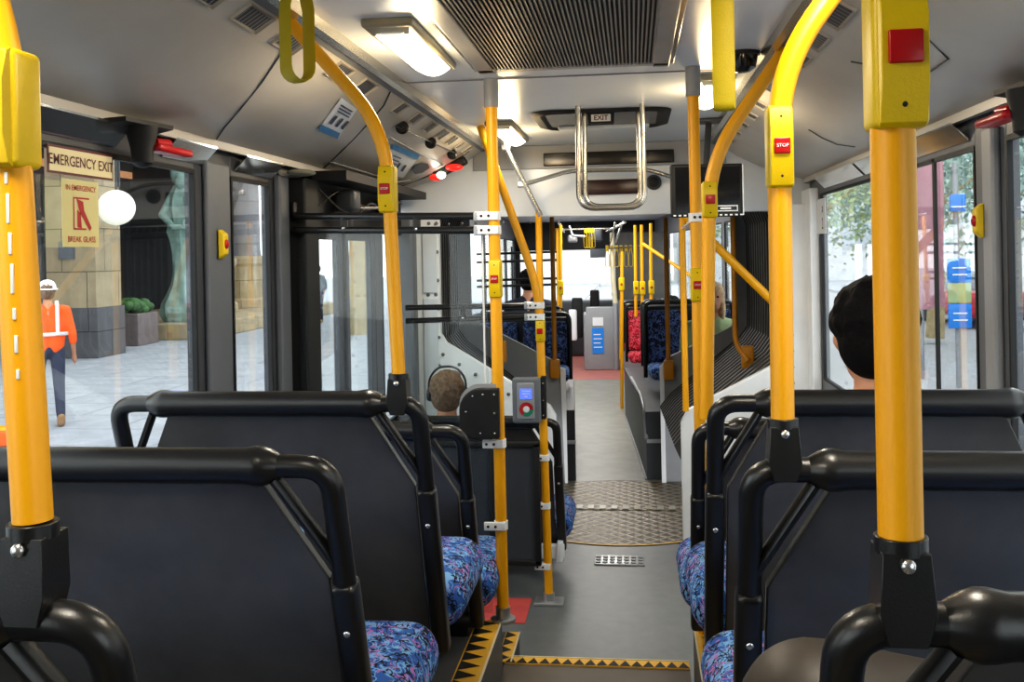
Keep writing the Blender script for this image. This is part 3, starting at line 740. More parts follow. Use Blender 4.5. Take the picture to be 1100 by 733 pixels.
# door with two leaves, mechanism
p = thing('door_1', (-1.2, 4.5, 0), 'glazed double-leaf bus door seen between the black rails', None, kind=S)
for y0, y1 in ((3.95, 4.50), (4.52, 5.07)):
    q = MB(); X0, X1 = -1.205, -1.175; t = .075
    q.b2((X0, y0, .05), (X1, y0+t*1.1, 1.82)); q.b2((X0, y1-t, .05), (X1, y1, 1.82)); q.b2((X0, y0+t, .05), (X1, y1-t, .2)); q.b2((X0, y0+t, 1.76), (X1, y1-t, 1.82))
    o = q.build('door_leaf', M['dgrey'], p, smooth=False, bevel=.004)
    q = MB(); q.b2((-1.192, y0+t, .2), (-1.188, y1-t, 1.76)); q.build('leaf_glass', M['glass'], o, smooth=False)
q = MB(); q.b2((-1.215, 4.495, .05), (-1.165, 4.525, 1.82)); q.build('rubber_seal', M['blackmatte'], p, smooth=False)
p = thing('door_mechanism', (-1.1, 4.5, 1.84), 'black door opening mechanism with rods and cables above the doorway', 'door mechanism')
q = MB(); q.b2((-1.17, 3.93, 1.80), (-1.13, 5.5, 2.03)); q.b2((-1.17, 3.93, 2.0), (-.98, 5.5, 2.04)); q.build('housing', M['blackmatte'], p, smooth=False)
q = MB(); q.rbox((-1.07, 4.25, 1.93), (.09, .12, .1), .02, 0); q.cyl((-1.07, 4.25, 1.80), (-1.07, 4.25, 1.95), .02); q.build('motor', M['dgrey'], p)
q = MB(); q.rbox((-1.07, 4.95, 1.93), (.09, .16, .09), .02, 0); q.cyl((-1.07, 4.95, 1.80), (-1.07, 4.95, 1.95), .02); q.build('motor', M['dgrey'], p)
q = MB(); q.cyl((-1.06, 4.3, 1.90), (-1.05, 4.9, 1.93), .009); q.build('rod', M['steel'], p)
q = MB(); q.tube([(-1.12, 3.98, 1.97), (-1.06, 4.1, 1.88), (-1.05, 4.3, 1.86), (-1.06, 4.6, 1.95), (-1.05, 4.9, 1.87), (-1.08, 5.2, 1.93)], .006, fil=.1, seg=6); q.tube([(-1.12, 3.98, 1.9), (-1.08, 4.2, 1.99), (-1.06, 4.5, 1.9), (-1.08, 5.3, 1.98)], .005, fil=.1, seg=6); q.build('cables', M['black'], p)

# ------------------------------------------------------------------ ceiling fixtures
def lamp(x0, x1, y0, y1, label, side=-1):
    root = thing('ceiling_lamp', ((x0+x1)/2, (y0+y1)/2, 2.3), label, 'ceiling light', 'rectangular ceiling lamps'); cx = (x0+x1)/2; cy = (y0+y1)/2; w = x1-x0; l = y1-y0
    q = MB(); q.rbox((cx, cy, 2.292), (w, l, .03), .012)
    q.prism([(x0+.008, y0+.005, 2.28), (x1-.008, y0+.005, 2.28), (x1-.02, y0+.05, 2.265), (x0+.02, y0+.05, 2.265)], (0, 0, .012)); q.build('lamp_housing', M['lampbody'], root)
    q = MB(); n = 10; vs = []
    for i in range(n+1):
        t = i/n; xx = x0+.012+(w-.024)*t; zz = 2.278-.020*math.sin(PI*t)
        bow = .022*math.sin(PI*t)
        vs += [(xx, y0+.03+bow, zz), (xx, y1-.04+bow, zz)]
    q.add(vs, [(2*i, 2*i+1, 2*i+3, 2*i+2) for i in range(n)]); q.build('lens', M['lens'], root)
    li = bpy.data.lights.new('lamp_and_fill_light', 'AREA'); li.shape = 'RECTANGLE'; li.size = w*.8; li.size_y = l*.8; li.energy = 6; li.color = (1, .95, .86)
    lo = bpy.data.objects.new('lamp_and_fill_light', li); COL.objects.link(lo); lo.location = (cx, cy, 2.245)
    li = bpy.data.lights.new('lamp_glow', 'POINT'); li.shadow_soft_size = .05; li.energy = 5; li.color = (1, .74, .40)
    lo = bpy.data.objects.new('lamp_glow', li); COL.objects.link(lo); lo.location = (cx, cy, 2.17)
lamp(-.505, -.365, 2.48, 3.12, 'rectangular ceiling lamp nearest the curved yellow pole, door side')
lamp(-.49, -.355, 4.52, 5.24, 'rectangular ceiling lamp beyond the straight door-side pole')
lamp(.43, .565, 3.50, 4.12, 'rectangular ceiling lamp partly behind the hanging strap, road side')
lamp(-.505, -.365, .2, .84, 'rectangular ceiling lamp above the rearmost door-side seats')
lamp(.43, .565, 1.1, 1.74, 'rectangular ceiling lamp above the rearmost road-side seats')
p = thing('air_vent', (0, 2.0, 2.3), 'large dark ribbed air intake grille in the ceiling', 'air vent')
q = MB(); q.b2((-.255, .9, 2.289), (.265, 3.19, 2.3)); q.build('dark_backing', M['blackmatte'], p, smooth=False)
q = MB()
for i in range(44):
    x = -.245+i*.01175; q.b2((x, .92, 2.281), (x+.0052, 3.17, 2.289))
q.build('grille_slats', M['slat'], p, smooth=False)
q = MB()
q.b2((-.31, .85, 2.284), (-.255, 3.25, 2.3)); q.b2((.265, .85, 2.284), (.32, 3.25, 2.3)); q.b2((-.31, 3.185, 2.284), (.32, 3.225, 2.3)); q.b2((-.31, .85, 2.284), (.32, .9, 2.3)); q.build('vent_frame', M['alu'], p, smooth=False, bevel=.004)
q = MB(); q.b2((-.325, .82, 2.293), (.335, 3.245, 2.299)); q.build('vent_lip', M['steel'], p, smooth=False, bevel=.002)
# roof hatch
p = thing('roof_hatch', (.06, 4.5, 2.3), 'dark recessed emergency roof hatch with EXIT plate in the ceiling', 'roof hatch')
def rr(cx, cy, w, h, r, n=6):
    o = []
    for (sx, sy, a0) in ((1, 1, 0), (-1, 1, 90), (-1, -1, 180), (1, -1, 270)):
        for k in range(n+1):
            a = R(a0+90*k/n); o.append((cx+sx*(w/2-r)+r*math.cos(a), cy+sy*(h/2-r)+r*math.sin(a)))
    return o
o1 = rr(.06, 4.56, .62, .66, .10); o2 = rr(.06, 4.56, .54, .58, .08); o3 = rr(.06, 4.56, .50, .54, .07)
n = len(o1); q = MB()
q.add([(x, y, 2.297) for x, y in o1]+[(x, y, 2.285) for x, y in o2]+[(x, y, 2.296) for x, y in o3]+[(x, y, 2.3) for x, y in o1],
      [(i, (i+1) % n, n+(i+1) % n, n+i) for i in range(n)]+[(n+i, n+(i+1) % n, 2*n+(i+1) % n, 2*n+i) for i in range(n)]); q.build('hatch_rim', M['blackmatte'], p)
q = MB(); q.add([(x, y, 2.2955) for x, y in o3], [tuple(range(n))]); q.build('hatch_pan', M['shell'], p)
q = MB(); q.rbox((.06, 4.78, 2.288), (.44, .05, .02), .008); q.build('white_handle', M['ceil'], p)
q = MB(); q.prism([(.0, 4.34, 2.295), (.12, 4.34, 2.295), (.115, 4.34, 2.250), (.005, 4.34, 2.250)], (0, .07, 0)); q.build('plate_block', M['blackmatte'], p, smooth=False)
q = MB(); q.b2((.018, 4.334, 2.257), (.104, 4.339, 2.288), 0); text(q, 'EXIT', (.061, 4.333, 2.272), (1, 0, 0), (0, 0, 1), .022, 1, .03); q.build('exit_plate', [M['paper'], M['signbrown']], p, smooth=False)
# steel U bars
for (x0, x1, y, zb, la) in ((-.03, .24, 4.15, 1.865, 'outer'), (-.012, .225, 4.32, 1.88, 'inner')):
    b = MB(); b.tube([(x0, y, 2.30), (x0-.004, y, zb), (x1+.004, y, zb), (x1, y, 2.30)], .0115, fil=.07, seg=12)
    b.build('steel_guard_bar', M['steel'], label='U-shaped brushed steel bar hanging from the roof hatch, the %s one of two' % la, cat='steel bar')
# header fittings
p = thing('header_display', (.06, 5.6, 2.2), 'long dark display window high on the white header', 'display'); q = MB(); q.rbox((.06, 5.595, 2.215), (.74, .02, .075), .006); q.build('display_glass', M['led'], p)
p = thing('header_display', (.04, 5.6, 2.04), 'short dark red display window behind the steel bars', 'display'); q = MB(); q.rbox((.065, 5.61, 2.05), (.34, .02, .085), .006); q.build('display_glass', M['ledred'], p)
p = thing('speaker', (.315, 5.6, 2.07), 'small round grey loudspeaker on the white header', 'speaker'); q = MB(); q.lathe((.315, 5.625, 2.07), [(.045, 0), (.043, .02), (.034, .024)], axis=(0, -1, 0)); q.build('speaker_ring', M['dgrey'], p)
q = MB(); q.lathe((.315, 5.602, 2.07), [(.033, 0), (.012, .006), (.0, .006)], axis=(0, -1, 0)); q.build('speaker_cone', M['blackmatte'], p)
p = thing('steel_rail', (-.3, 5.3, 2.0), 'brushed steel rail bent along the white header with a slanting strut', 'rail')
q = MB(); q.tube([(-.50, 5.2, 2.30), (-.46, 5.2, 2.22), (-.30, 5.25, 1.88)], .0135, fil=.03); q.build('strut', M['steel'], p)
q = MB(); q.tube([(-.40, 5.25, 2.05), (-.15, 5.45, 2.135), (.28, 5.45, 2.13), (.42, 5.45, 2.08), (.47, 5.58, 2.07)], .0115, fil=.06); q.build('cross_rail', M['steel'], p)
q = MB(); q.rbox((-.395, 5.235, 2.05), (.05, .04, .03), .008); q.build('joint_clamp', M['alu'], p)
q = MB(); q.rbox((-.475, 5.2, 2.25), (.05, .04, .03), .008); q.build('joint_clamp', M['alu'], p)
# TV
p = thing('monitor', (.53, 4.66, 2.2), 'black screen hanging behind two yellow poles', 'screen')
rz = Matrix.Rotation(R(8), 3, 'Z'); tc = Vector((.535, 4.62, 1.955))
q = MB(); q.rbox(tc, (.335, .045, .245), .01, rot=rz); q.build('monitor_case', M['blackmatte'], p)
q = MB(); q.box(tc+rz @ Vector((0, -.0235, .003)), (.30, .003, .21), 0, rot=rz); q.build('monitor_screen', M['screen'], p)
q = MB()
for k in range(14): q.box(tc+rz @ Vector((-.155+k*.0238, -.024, -.115)), (.012, .004, .007), 0, rot=rz)
q.box(tc+rz @ Vector((.164, -.024, 0)), (.005, .004, .235), 0, rot=rz)
q.build('white_edge', M['paper'], p, smooth=False)
q = MB(); q.box(tc+rz @ Vector((.085, -.027, -.085)), (.105, .004, .028), 0, rot=rz); q.box(tc+rz @ Vector((.085, -.0295, -.085)), (.095, .002, .018), 1, rot=rz)
q.box(tc+rz @ Vector((.08, -.031, -.085)), (.05, .002, .008), 0, rot=rz); q.build('maker_plate', [M['paper'], M['screen']], p, smooth=False)
q = MB(); q.cyl(tc+Vector((0, .02, .1)), (.56, 4.72, 2.3), .015); q.rbox((.56, 4.72, 2.29), (.12, .1, .02), .005); q.build('hanging_bracket', M['dgrey'], p)
# dome camera
p = thing('dome_camera', (.54, 3.14, 2.3), 'black dome camera on the ceiling behind the hanging strap', 'camera'); q = MB(); q.lathe((.545, 3.15, 2.3), [(.048, 0), (.047, -.02), (.04, -.05), (.022, -.062), (0, -.064)]); q.build('dome', M['screen'], p)
q = MB(); q.lathe((.545, 3.15, 2.3), [(.055, 0), (.055, -.01), (.048, -.012)]); q.build('dome_ring', M['blackmatte'], p)
# hanging straps
def strap(x, y, ztop, zb, w, label, xf=None, rzz=0., wid=.012, group=None, m=None):
    root = thing('hand_strap', (x, y, ztop), label, 'hand strap', group, rz=rzz, mx=xf)
    q = MB(); P = []
    for k in range(9):
        a = PI*k/8; P.append((-w/2*math.cos(a), 0, zb-ztop+w/2-w/2*math.sin(a)))
    P = [(-.006, 0, -.02), (-w/2, 0, -.12)]+P+[(w/2, 0, -.12), (.006, 0, -.02)]
    q.tube(P, .01, seg=8, flat=(wid, .0035, (0, 1, 0)), caps=True)
    q.build('strap_loop', m or M['olive'], root, local=True)
    q = MB(); q.rbox((0, 0, -.02), (.035, .035, .07), .008); q.build('strap_clip', m or M['lemon'], root, local=True)
    return root
strap(-.472, 1.9, 2.30, 2.035, .055, 'broad yellow strap loop hanging by the cove, door side', rzz=R(52), wid=.022)
strap(.378, 2.0, 2.30, 1.96, .030, 'flat yellow strap hanging edge-on beside the dome camera', rzz=R(78), wid=.021)

# ------------------------------------------------------------------ cove details
def cz(x):
    t = (abs(x)-.655)/(1.15-.655); return 2.283-(2.283-2.052)*t-.028*math.sin(PI*t)+.012*t*t
def cpt(sx, x, y, off=.004):
    d = .01; s = (cz(x+d)-cz(x-d))/(2*d); nx, nz = s, -1; l = math.hypot(nx, nz)
    return Vector((sx*(x+nx/l*off), y, cz(x)+nz/l*off))
def covepatch(mb, sx, pts, mi=0, off=.004): mb.add([cpt(sx, x, y, off) for x, y in pts], [tuple(range(len(pts)))], mi)
for sx, ysl, side_ in ((-1, [(1.9, .16), (2.16, .15), (2.42, .15), (2.86, .15), (3.14, .15), (3.66, .1), (3.94, .1), (4.22, .1), (4.5, .1), (4.76, .08), (5.0, .08), (5.22, .08)], 'door side'), (1, [(2.38, .2), (2.68, .17), (2.95, .14), (3.2, .13), (3.5, .13), (3.9, .11), (4.2, .11), (4.5, .11), (4.8, .1), (5.1, .1)], 'road side')):
    for k, (y, l) in enumerate(ysl):
        root = thing('air_outlet', cpt(sx, .70, y), 'small dark air outlet slot in the row along the top of the cove, '+side_, 'air outlet', 'air outlets, '+side_)
        q = MB(); P = [cpt(sx, xx, yy, oo) for oo in (.001, .009) for xx, yy in ((.672, y), (.725, y), (.725, y+l), (.672, y+l))]
        q.add(P, [(4, 5, 1, 0), (5, 6, 2, 1), (6, 7, 3, 2), (7, 4, 0, 3)], 0); q.build('outlet_rim', M['cove'], root, smooth=False)
        q = MB(); covepatch(q, sx, [(.678, y+.008), (.72, y+.008), (.72, y+l-.008), (.678, y+l-.008)], 0, .003)
        for i in range(7): 
            yy = y+.01+(l-.02)*i/7; covepatch(q, sx, [(.678, yy), (.72, yy), (.72, yy+.004), (.678, yy+.004)], 1, .006)
        q.build('outlet_slots', [M['dgrey'], M['lgrey']], root, smooth=False)
def seam(pts, sx, name, label, r=.0022, m=None):
    q = MB(); q.tube([cpt(sx, x, y, .002) for x, y in pts], r, seg=6); q.build(name, m or M['dgrey'], label=label, kind=S)
seam([(.67, 2.40), (.74, 2.53), (.83, 2.63), (.95, 2.76), (1.05, 2.88), (1.13, 3.0)], -1, 'trim_23', 'curved dark seam across the door-side cove')
seam([(.67, 3.45), (.72, 3.55), (.82, 3.66), (.97, 3.85), (1.13, 4.1)], -1, 'trim_24', 'seam of the notice panel in the door-side cove', .003)
seam([(.70, 5.35), (.8, 5.36), (.95, 5.38), (1.13, 5.42)], -1, 'trim_25', 'far seam of the door-side cove', .003)
seam([(.82, 4.05), (.83, 4.62), (.83, 5.25), (1.02, 5.28), (1.07, 5.2), (1.07, 4.0), (.82, 4.05)], -1, 'trim_26', 'outline of the recessed notice panel in the cove', .003, M['lgrey'])
seam([(.80, 2.26), (.945, 2.44), (.95, 2.62), (.86, 2.72), (.80, 2.80)], 1, 'trim_27', 'dark outline of the access flap in the road-side cove', .0022)
seam([(.89, 3.98), (.95, 4.05), (1.02, 4.1), (1.08, 4.05)], 1, 'trim_28', 'thin dark crack in the road-side cove', .002)
# posters
b = MB(); covepatch(b, -1, [(.765, 3.16), (.775, 3.38), (.92, 3.62), (.915, 3.36)], 0, .005); covepatch(b, -1, [(.885, 3.31), (.89, 3.55), (.92, 3.615), (.915, 3.365)], 1, .006)
for k in range(3): covepatch(b, -1, [(.83, 3.30+.07*k), (.83, 3.33+.07*k), (.87, 3.38+.07*k), (.87, 3.35+.07*k)], 2, .006)
for k in range(3): covepatch(b, -1, [(.785+.012*k, 3.22+.02*k), (.788+.012*k, 3.37+.02*k), (.793+.012*k, 3.375+.02*k), (.790+.012*k, 3.225+.02*k)], 2, .006)
b.build('notice', [M['paper'], M['posterblue'], M['posternavy']], label='small white and blue notice on the cove behind the curved pole', cat='notice', smooth=False)
b = MB(); covepatch(b, -1, [(.835, 4.15), (.835, 4.68), (1.02, 5.1), (1.02, 4.6)], 0, .006); covepatch(b, -1, [(.835, 4.15), (.835, 4.68), (.865, 4.75), (.865, 4.22)], 1, .007)
for k in range(5): covepatch(b, -1, [(.89+.022*k, 4.36+.05*k), (.89+.022*k, 4.52+.05*k), (.897+.022*k, 4.54+.05*k), (.897+.022*k, 4.38+.05*k)], 2, .007)
for k in range(2): covepatch(b, -1, [(.92, 4.60+.12*k), (.92, 4.64+.12*k), (.97, 4.76+.12*k), (.97, 4.71+.12*k)], 2, .007)
b.build('notice', [M['paper'], M['posterblue'], M['posternavy']], label='larger white notice with blue heading in the recessed cove panel', cat='notice', smooth=False)
b = MB(); covepatch(b, -1, [(.87, 4.86), (.86, 4.98), (.88, 5.12), (.93, 5.16), (.955, 5.1), (.94, 4.96), (.91, 4.88)], 0, .008); b.build('dark_flap', M['dgrey'], label='dark grey rounded flap beside the larger cove notice', cat='flap', smooth=False)
p = thing('cove_rod', cpt(-1, .75, 4.5), 'thin black rod with three round knobs along the door-side cove', 'rod')
q = MB(); q.tube([cpt(-1, .756, 3.85, .02), cpt(-1, .737, 5.1, .02)], .004, seg=8); q.build('rod_bar', M['black'], p)
for y in (3.93, 4.50, 5.05):
    q = MB(); q.lathe(cpt(-1, .75, y-.012, .02), [(.02, 0), (.027, .006), (.027, .016), (.02, .022)], axis=(0, 1, 0)); q.lathe(cpt(-1, .75, y-.03, .02), [(.008, 0), (.008, .06)], axis=(0, 1, 0)); q.build('knob', M['black'], p)
p = thing('signal_lamp', cpt(-1, .82, 5.3), 'glowing red and white signal lamp at the end of the door-side cove', 'lamp')
q = MB(); q.rbox(cpt(-1, .82, 5.36, .02), (.20, .06, .05), .015, rot=Matrix.Rotation(R(-25), 3, 'Y')); q.build('lamp_case', M['blackmatte'], p)
q = MB(); q.ell(cpt(-1, .80, 5.33, .035), (.05, .03, .02)); q.ell(cpt(-1, .90, 5.33, .035), (.04, .03, .02)); q.build('red_lens', M['redlamp'], p)
q = MB(); q.ell(cpt(-1, .87, 5.31, .04), (.026, .02, .02)); q.build('white_lens', M['lens'], p)
# small round lamp under the cove by doorway
b = MB(); b.ell((-1.10, 3.72, 2.015), (.055, .075, .014)); b.build('courtesy_lamp', M['lampbody'], label='small oval pale lamp under the cove above the doorway corner', cat='lamp')
# hammers
def hammer(sx, y, label):
    root = thing('emergency_hammer', (sx*1.1, y, 2.0), label, 'hammer', 'emergency hammers')
    q = MB(); q.prism([(sx*1.09, y-.12, 2.04), (sx*1.175, y-.15, 2.03), (sx*1.175, y+.14, 2.03), (sx*1.08, y+.12, 2.045)], (0, 0, .012)); q.lathe((sx*1.105, y-.01, 1.93), [(.012, 0), (.028, .012), (.03, .05), (.04, .09), (.042, .11)]); q.build('bracket', M['blackmatte'], root)
    q = MB(); q.rbox((sx*1.085, y+.10, 1.985), (.055, .2, .022), .01); q.tube([(sx*1.085, y+.02, 2.0), (sx*1.085, y+.1, 2.005)], .012); q.build('hammer_handle', M['red'], root)
hammer(-1, 2.48, 'red emergency hammer in a black holder above the window, door side'); hammer(1, 2.42, 'red emergency hammer in a black holder above the window, road side')
# wall bells
def wallbell(sx, y, z, label):
    root = thing('bell_push', (sx*1.16, y, z), label, 'bell push')
    q = MB(); X = sx*1.155
    q.prism([(X, y-.02, z-.05), (X-sx*.02, y-.016, z-.032), (X-sx*.02, y-.016, z+.032), (X, y-.02, z+.05)], (0, .038, 0)); q.build('bell_housing', M['lemon'], root, bevel=.004)
    q = MB(); q.ell((X-sx*.02, y, z), (.009, .012, .016)); q.build('bell_button', M['red'], root)
wallbell(-1, 3.07, 1.73, 'yellow bell push with red button on the window pillar, door side'); wallbell(1, 2.86, 1.745, 'yellow bell push with red button on the window pillar, road side')
# stickers on window glass
X = -1.164
b = MB(); b.b2((X-.002, 2.135, 1.892), (X, 2.425, 1.960), 1); b.b2((X, 2.141, 1.898), (X+.001, 2.419, 1.954), 0); text(b, 'EMERGENCY EXIT', (X+.002, 2.28, 1.925), (0, 1, 0), (0, 0, 1), .0255, 1, .012)
b.build('window_sticker', [M['warm'], M['signbrown']], label='cream EMERGENCY EXIT sticker at the top of the window', cat='sticker', smooth=False)
b = MB(); b.rbox((X, 2.27, 1.80), (.002, .16, .165), .001, 0)
P0 = Vector((X+.002, 2.27, 1.80)); uy_ = Vector((0, 1, 0)); uz_ = Vector((0, 0, 1))
text(b, 'IN EMERGENCY', P0+uz_*.062, uy_, uz_, .0135, 1, .01); text(b, 'BREAK GLASS', P0-uz_*.064, uy_, uz_, .0145, 1, .01)
def poly2(mb, pts, mi): mb.add([P0+uy_*x+uz_*z for x, z in pts], [tuple(range(len(pts)))], mi)
for a in ([(-.035, .04), (.035, .04), (.035, .036), (-.035, .036)], [(-.035, .036), (-.031, .036), (-.031, -.04), (-.035, -.04)], [(-.035, -.036), (.02, -.036), (.02, -.04), (-.035, -.04)], [(-.02, .036), (.008, .03), (.012, .008), (-.004, -.002), (-.012, .012)], [(-.004, 0), (.012, .008), (.044, -.034), (.036, -.042)], [(-.018, .01), (-.004, 0), (.0, -.036), (-.018, -.034)]): poly2(b, a, 1)
b.build('window_sticker', [M['gold'], M['signred']], label='greenish IN EMERGENCY BREAK GLASS sticker with red pictogram below the cream one', cat='sticker', smooth=False)
b = MB()
q0 = Vector((-1.150, 2.25, 2.0122)); uu = Vector((-.048, 0, -.05)).normalized()
text(b, 'EMERGENCY EXIT', (-1.150, 2.16, 2.0075), (0, 1, 0), (.048, 0, -.05), .6 and .55, 0, .02) if 0 else None
b = MB(); b.b2((1.150, 5.05, 1.75), (1.152, 5.28, 1.93), 0); text(b, '2', (1.149, 5.13, 1.80), (0, -1, 0), (0, 0, 1), .06, 1); text(b, 'o', (1.149, 5.13, 1.88), (0, -1, 0), (0, 0, 1), .05, 1)
b.build('window_sticker', [M['paper'], M['shell']], label='white number sticker in the upper far corner of the road-side window', cat='sticker', smooth=False)

# brown bag on seat between last two road-side rows
p = thing('bag', (.55, 1.35, .8), 'dark brown leather bag on the seat ahead of the thickest pole', 'bag')
q = MB(); q.rbox((.475, 1.27, .985), (.36, .22, .36), .10, n=6, rot=Matrix.Rotation(R(10), 3, 'Y')); q.build('bag_body', M['bag'], p)
q = MB(); q.tube([(.46, 1.155, .86), (.44, 1.155, .98), (.37, 1.17, 1.10), (.33, 1.22, 1.12)], .007, seg=8, fil=.05); q.tube([(.43, 1.155, .86), (.41, 1.155, .96), (.345, 1.18, 1.06), (.31, 1.22, 1.08)], .006, seg=8, fil=.05); q.build('piping', M['blackmatte'], p)
# ------------------------------------------------------------------ FRONT HALF
F = Mf
def fstruct(name, mb, m, label, **kw): return mb.build(name, m, label=label, kind=S, **kw)
b = MB(F); b.b2((-1.18, .76, -.1), (1.18, 6.5, 0)); fstruct('floor.007', b, M['floorf'], 'worn pale grey floor of the front half', smooth=False)
b = MB(F); b.b2((-1.18, 6.5, -.1), (1.18, 10.4, 0.001)); fstruct('floor.008', b, M['pink'], 'pink floor area by the driver', smooth=False)
FW = [(1.0, 2.6, .98, 1.93), (2.75, 4.4, .98, 1.93), (4.55, 6.2, .98, 1.93), (6.4, 7.9, .1, 1.9), (8.1, 10.0, .9, 1.9)]
FR = [(1.0, 2.6, .98, 1.93), (2.75, 4.4, .98, 1.93), (4.55, 6.2, .98, 1.93), (6.4, 7.9, .98, 1.93), (8.1, 10.0, .9, 1.9)]
side(-WX, FW, .76, 10.3, 'wall_left', 'grey side wall of the front half, door side', F)
side(WX, FR, .76, 10.3, 'wall_right', 'grey side wall of the front half, road side', F)
for i, (a, c, z0, z1) in enumerate(FW): window(-WX, a, c, z0, z1, 'front-half side pane, door side, number %d ahead of the joint' % (i+1) if i != 3 else 'front door glazing, door side', F)
for i, (a, c, z0, z1) in enumerate(FR): window(WX, a, c, z0, z1, 'front-half side pane, road side, number %d ahead of the joint' % (i+1), F)
b = MB(F); b.b2((-1.25, .76, 2.2), (1.25, 10.4, 2.28)); fstruct('ceiling.001', b, M['ceil'], 'white ceiling of the front half', smooth=False)
# end wall of front half
fl = [(-1.18, 0), (-.29, 0), (-.29, .83), (-.33, .88), (-.93, 1.2), (-.95, 1.25), (-.95, 1.95), (-1.18, 1.95)]
fr = [(1.18, 0), (.425, 0), (.425, .84), (.46, .9), (.93, 1.12), (.95, 1.17), (.95, 1.95), (1.18, 1.95)]
endpoly(fl, .74, .03, 'wall_back.001', M['lgrey'], 'grey sloping panel beyond the bellows, door side', F)
endpoly(fr, .74, .03, 'wall_back.002', M['lgrey'], 'grey sloping panel beyond the bellows, road side', F)
b = MB(F); b.b2((-1.2, .74, 1.95), (1.2, .78, 2.3)); fstruct('wall_back.003', b, M['blackmatte'], 'dark lintel beyond the bellows', smooth=False)
b = MB(F); b.prism([(-.31, .72, .845), (-.27, .72, .83), (-.27, .72, 0), (-.29, .72, 0)], (0, .02, 0)); b.prism([(.41, .72, .84), (.44, .72, .87), (.44, .72, 0), (.41, .72, 0)], (0, .02, 0)); fstruct('trim_29', b, M['white'], 'pale edges of the two grey panels', smooth=False)
# seat boxes
b = MB(F); b.b2((-1.17, .8, 0), (-.21, 2.6, .52)); b.b2((-1.17, .79, .27), (-.205, .8, .30), 1); fstruct('floor.009', b, [M['shell_lo'], M['lgrey']], 'dark seat plinth beyond the joint, door side', smooth=False, bevel=.01)
b = MB(F); b.prism([(.31, .82, 0), (1.17, .82, 0), (1.17, 3.6, 0), (.30, 3.6, 0)], (0, 0, .50)); b.b2((.312, .808, .27), (1.17, .82, .30), 1); b.tube([(.31, .81, .3), (.31, .95, .5), (.305, 1.3, .56), (.30, 2.4, .55)], .014, 1, fil=.1); b.b2((.295, .82, .0), (.31, 3.6, .02), 1)
fstruct('floor.010', b, [M['dgrey'], M['lgrey']], 'grey seat plinth with pale edges beyond the joint, road side', smooth=False, bevel=.008)
def fseat(x0, x1, y, z0, zc, zt, fab, label, face=-1, grp=None):
    """seat pair; face -1 looks toward the camera"""
    root = thing('bus_seat', ((x0+x1)/2, y, z0), label, 'seat', grp, mx=F); w = x1-x0; cx = (x0+x1)/2
    q = MB(F); q.rbox((cx, y-face*.03, (zc+zt)/2), (w, .05, zt-zc), .02); q.build('back_shell', M['blackmatte'], root)
    for sx in (-1, 1):
        q = MB(F); q.rbox((cx+sx*w/4, y+face*.015, (zc+zt)/2), (w/2-.05, .06, zt-zc-.07), .025); q.build('backrest_pad', fab, root)
        q = MB(F); q.rbox((cx+sx*w/4, y+face*.22, zc-.02), (w/2-.02, .42, .11), .05, n=4); q.build('seat_cushion', M['fabric'] if fab is not M['redfab'] else fab, root)
    q = MB(F); q.tube([(x0, y, zc-.1), (x0, y, zt+.03), (x1, y, zt+.03), (x1, y, zc-.1)], .018, fil=.07, seg=10); q.build('frame_tube', M['black'], root)
    return root
fseat(.40, 1.15, 2.0, .5, .70, 1.21, M['navy'], 'navy speckled double seat facing the joint, road side beyond the bellows')
fseat(-1.1, -.24, 2.1, .5, .68, 1.12, M['navy'], 'navy speckled double seat facing the joint, door side beyond the bellows')
fseat(-1.1, -.30, 3.1, 0, .62, 1.12, M['navy'], 'navy double seat one row further on, door side', 1)
fseat(.46, 1.15, 3.2, 0, .66, 1.16, M['navy'], 'navy double seat one row further on, road side', 1)
fseat(.40, 1.1, 5.0, 0, .5, 1.03, M['redfab'], 'red patterned double seat far along the bus', -1)
fseat(.42, 1.1, 6.2, 0, .5, 1.0, M['redfab'], 'farther red patterned double seat behind the yellow poles', -1)
# poles in the front half
def fpole(pts, label, bell=None, r=.0175, fil=.1):
    root = thing('grab_pole', pts[0], label, 'pole', mx=F)
    q = MB(F); q.tube(pts, r, seg=10, fil=fil); q.build('pole_tube', M['yellow'], root)
    if bell:
        x, y, z = bell; q = MB(F); q.rbox((x, y, z), (.055, .055, .14), .01); q.rbox((x, y-.03, z), (.022, .01, .022), .003, 1); q.build('bell_housing', [M['lemon'], M['signred']], root)
    return root
fpole([(.29, 4.1, 0), (.325, 4.1, 1.68)], 'far yellow aisle pole with white clamps on the worn floor', (.31, 4.1, 1.33))
q = fpole([(.30, 4.35, .5), (.335, 4.35, 1.6)], 'second far aisle pole just behind the one with white clamps', (.33, 4.35, 1.33))
fpole([(.44, 3.8, 1.0), (.45, 3.8, 1.95)], 'far yellow pole, first of three upright ones on the road side', (.447, 3.8, 1.30))
fpole([(.50, 3.7, 1.05), (.51, 3.7, 1.95)], 'far yellow pole, middle of three upright ones on the road side', (.507, 3.7, 1.30))
fpole([(.585, 3.6, 1.15), (.595, 3.6, 1.96)], 'far yellow pole, last of three upright ones nearest the navy seat', (.59, 3.6, 1.31))
fpole([(-.33, 3.1, 1.12), (-.315, 3.1, 1.95)], 'far yellow pole above the navy door-side seat', (-.325, 3.1, 1.34))
fpole([(-.37, 4.4, 1.1), (-.37, 4.4, 1.95)], 'thinner far yellow pole behind the navy door-side seat')
b = MB(F); b.tube([(.50, 3.4, 1.75), (1.1, 2.9, 1.30)], .018, seg=10); b.build('diagonal_rail', M['yellow'], label='thin yellow diagonal rail above the navy road-side seat', cat='rail')
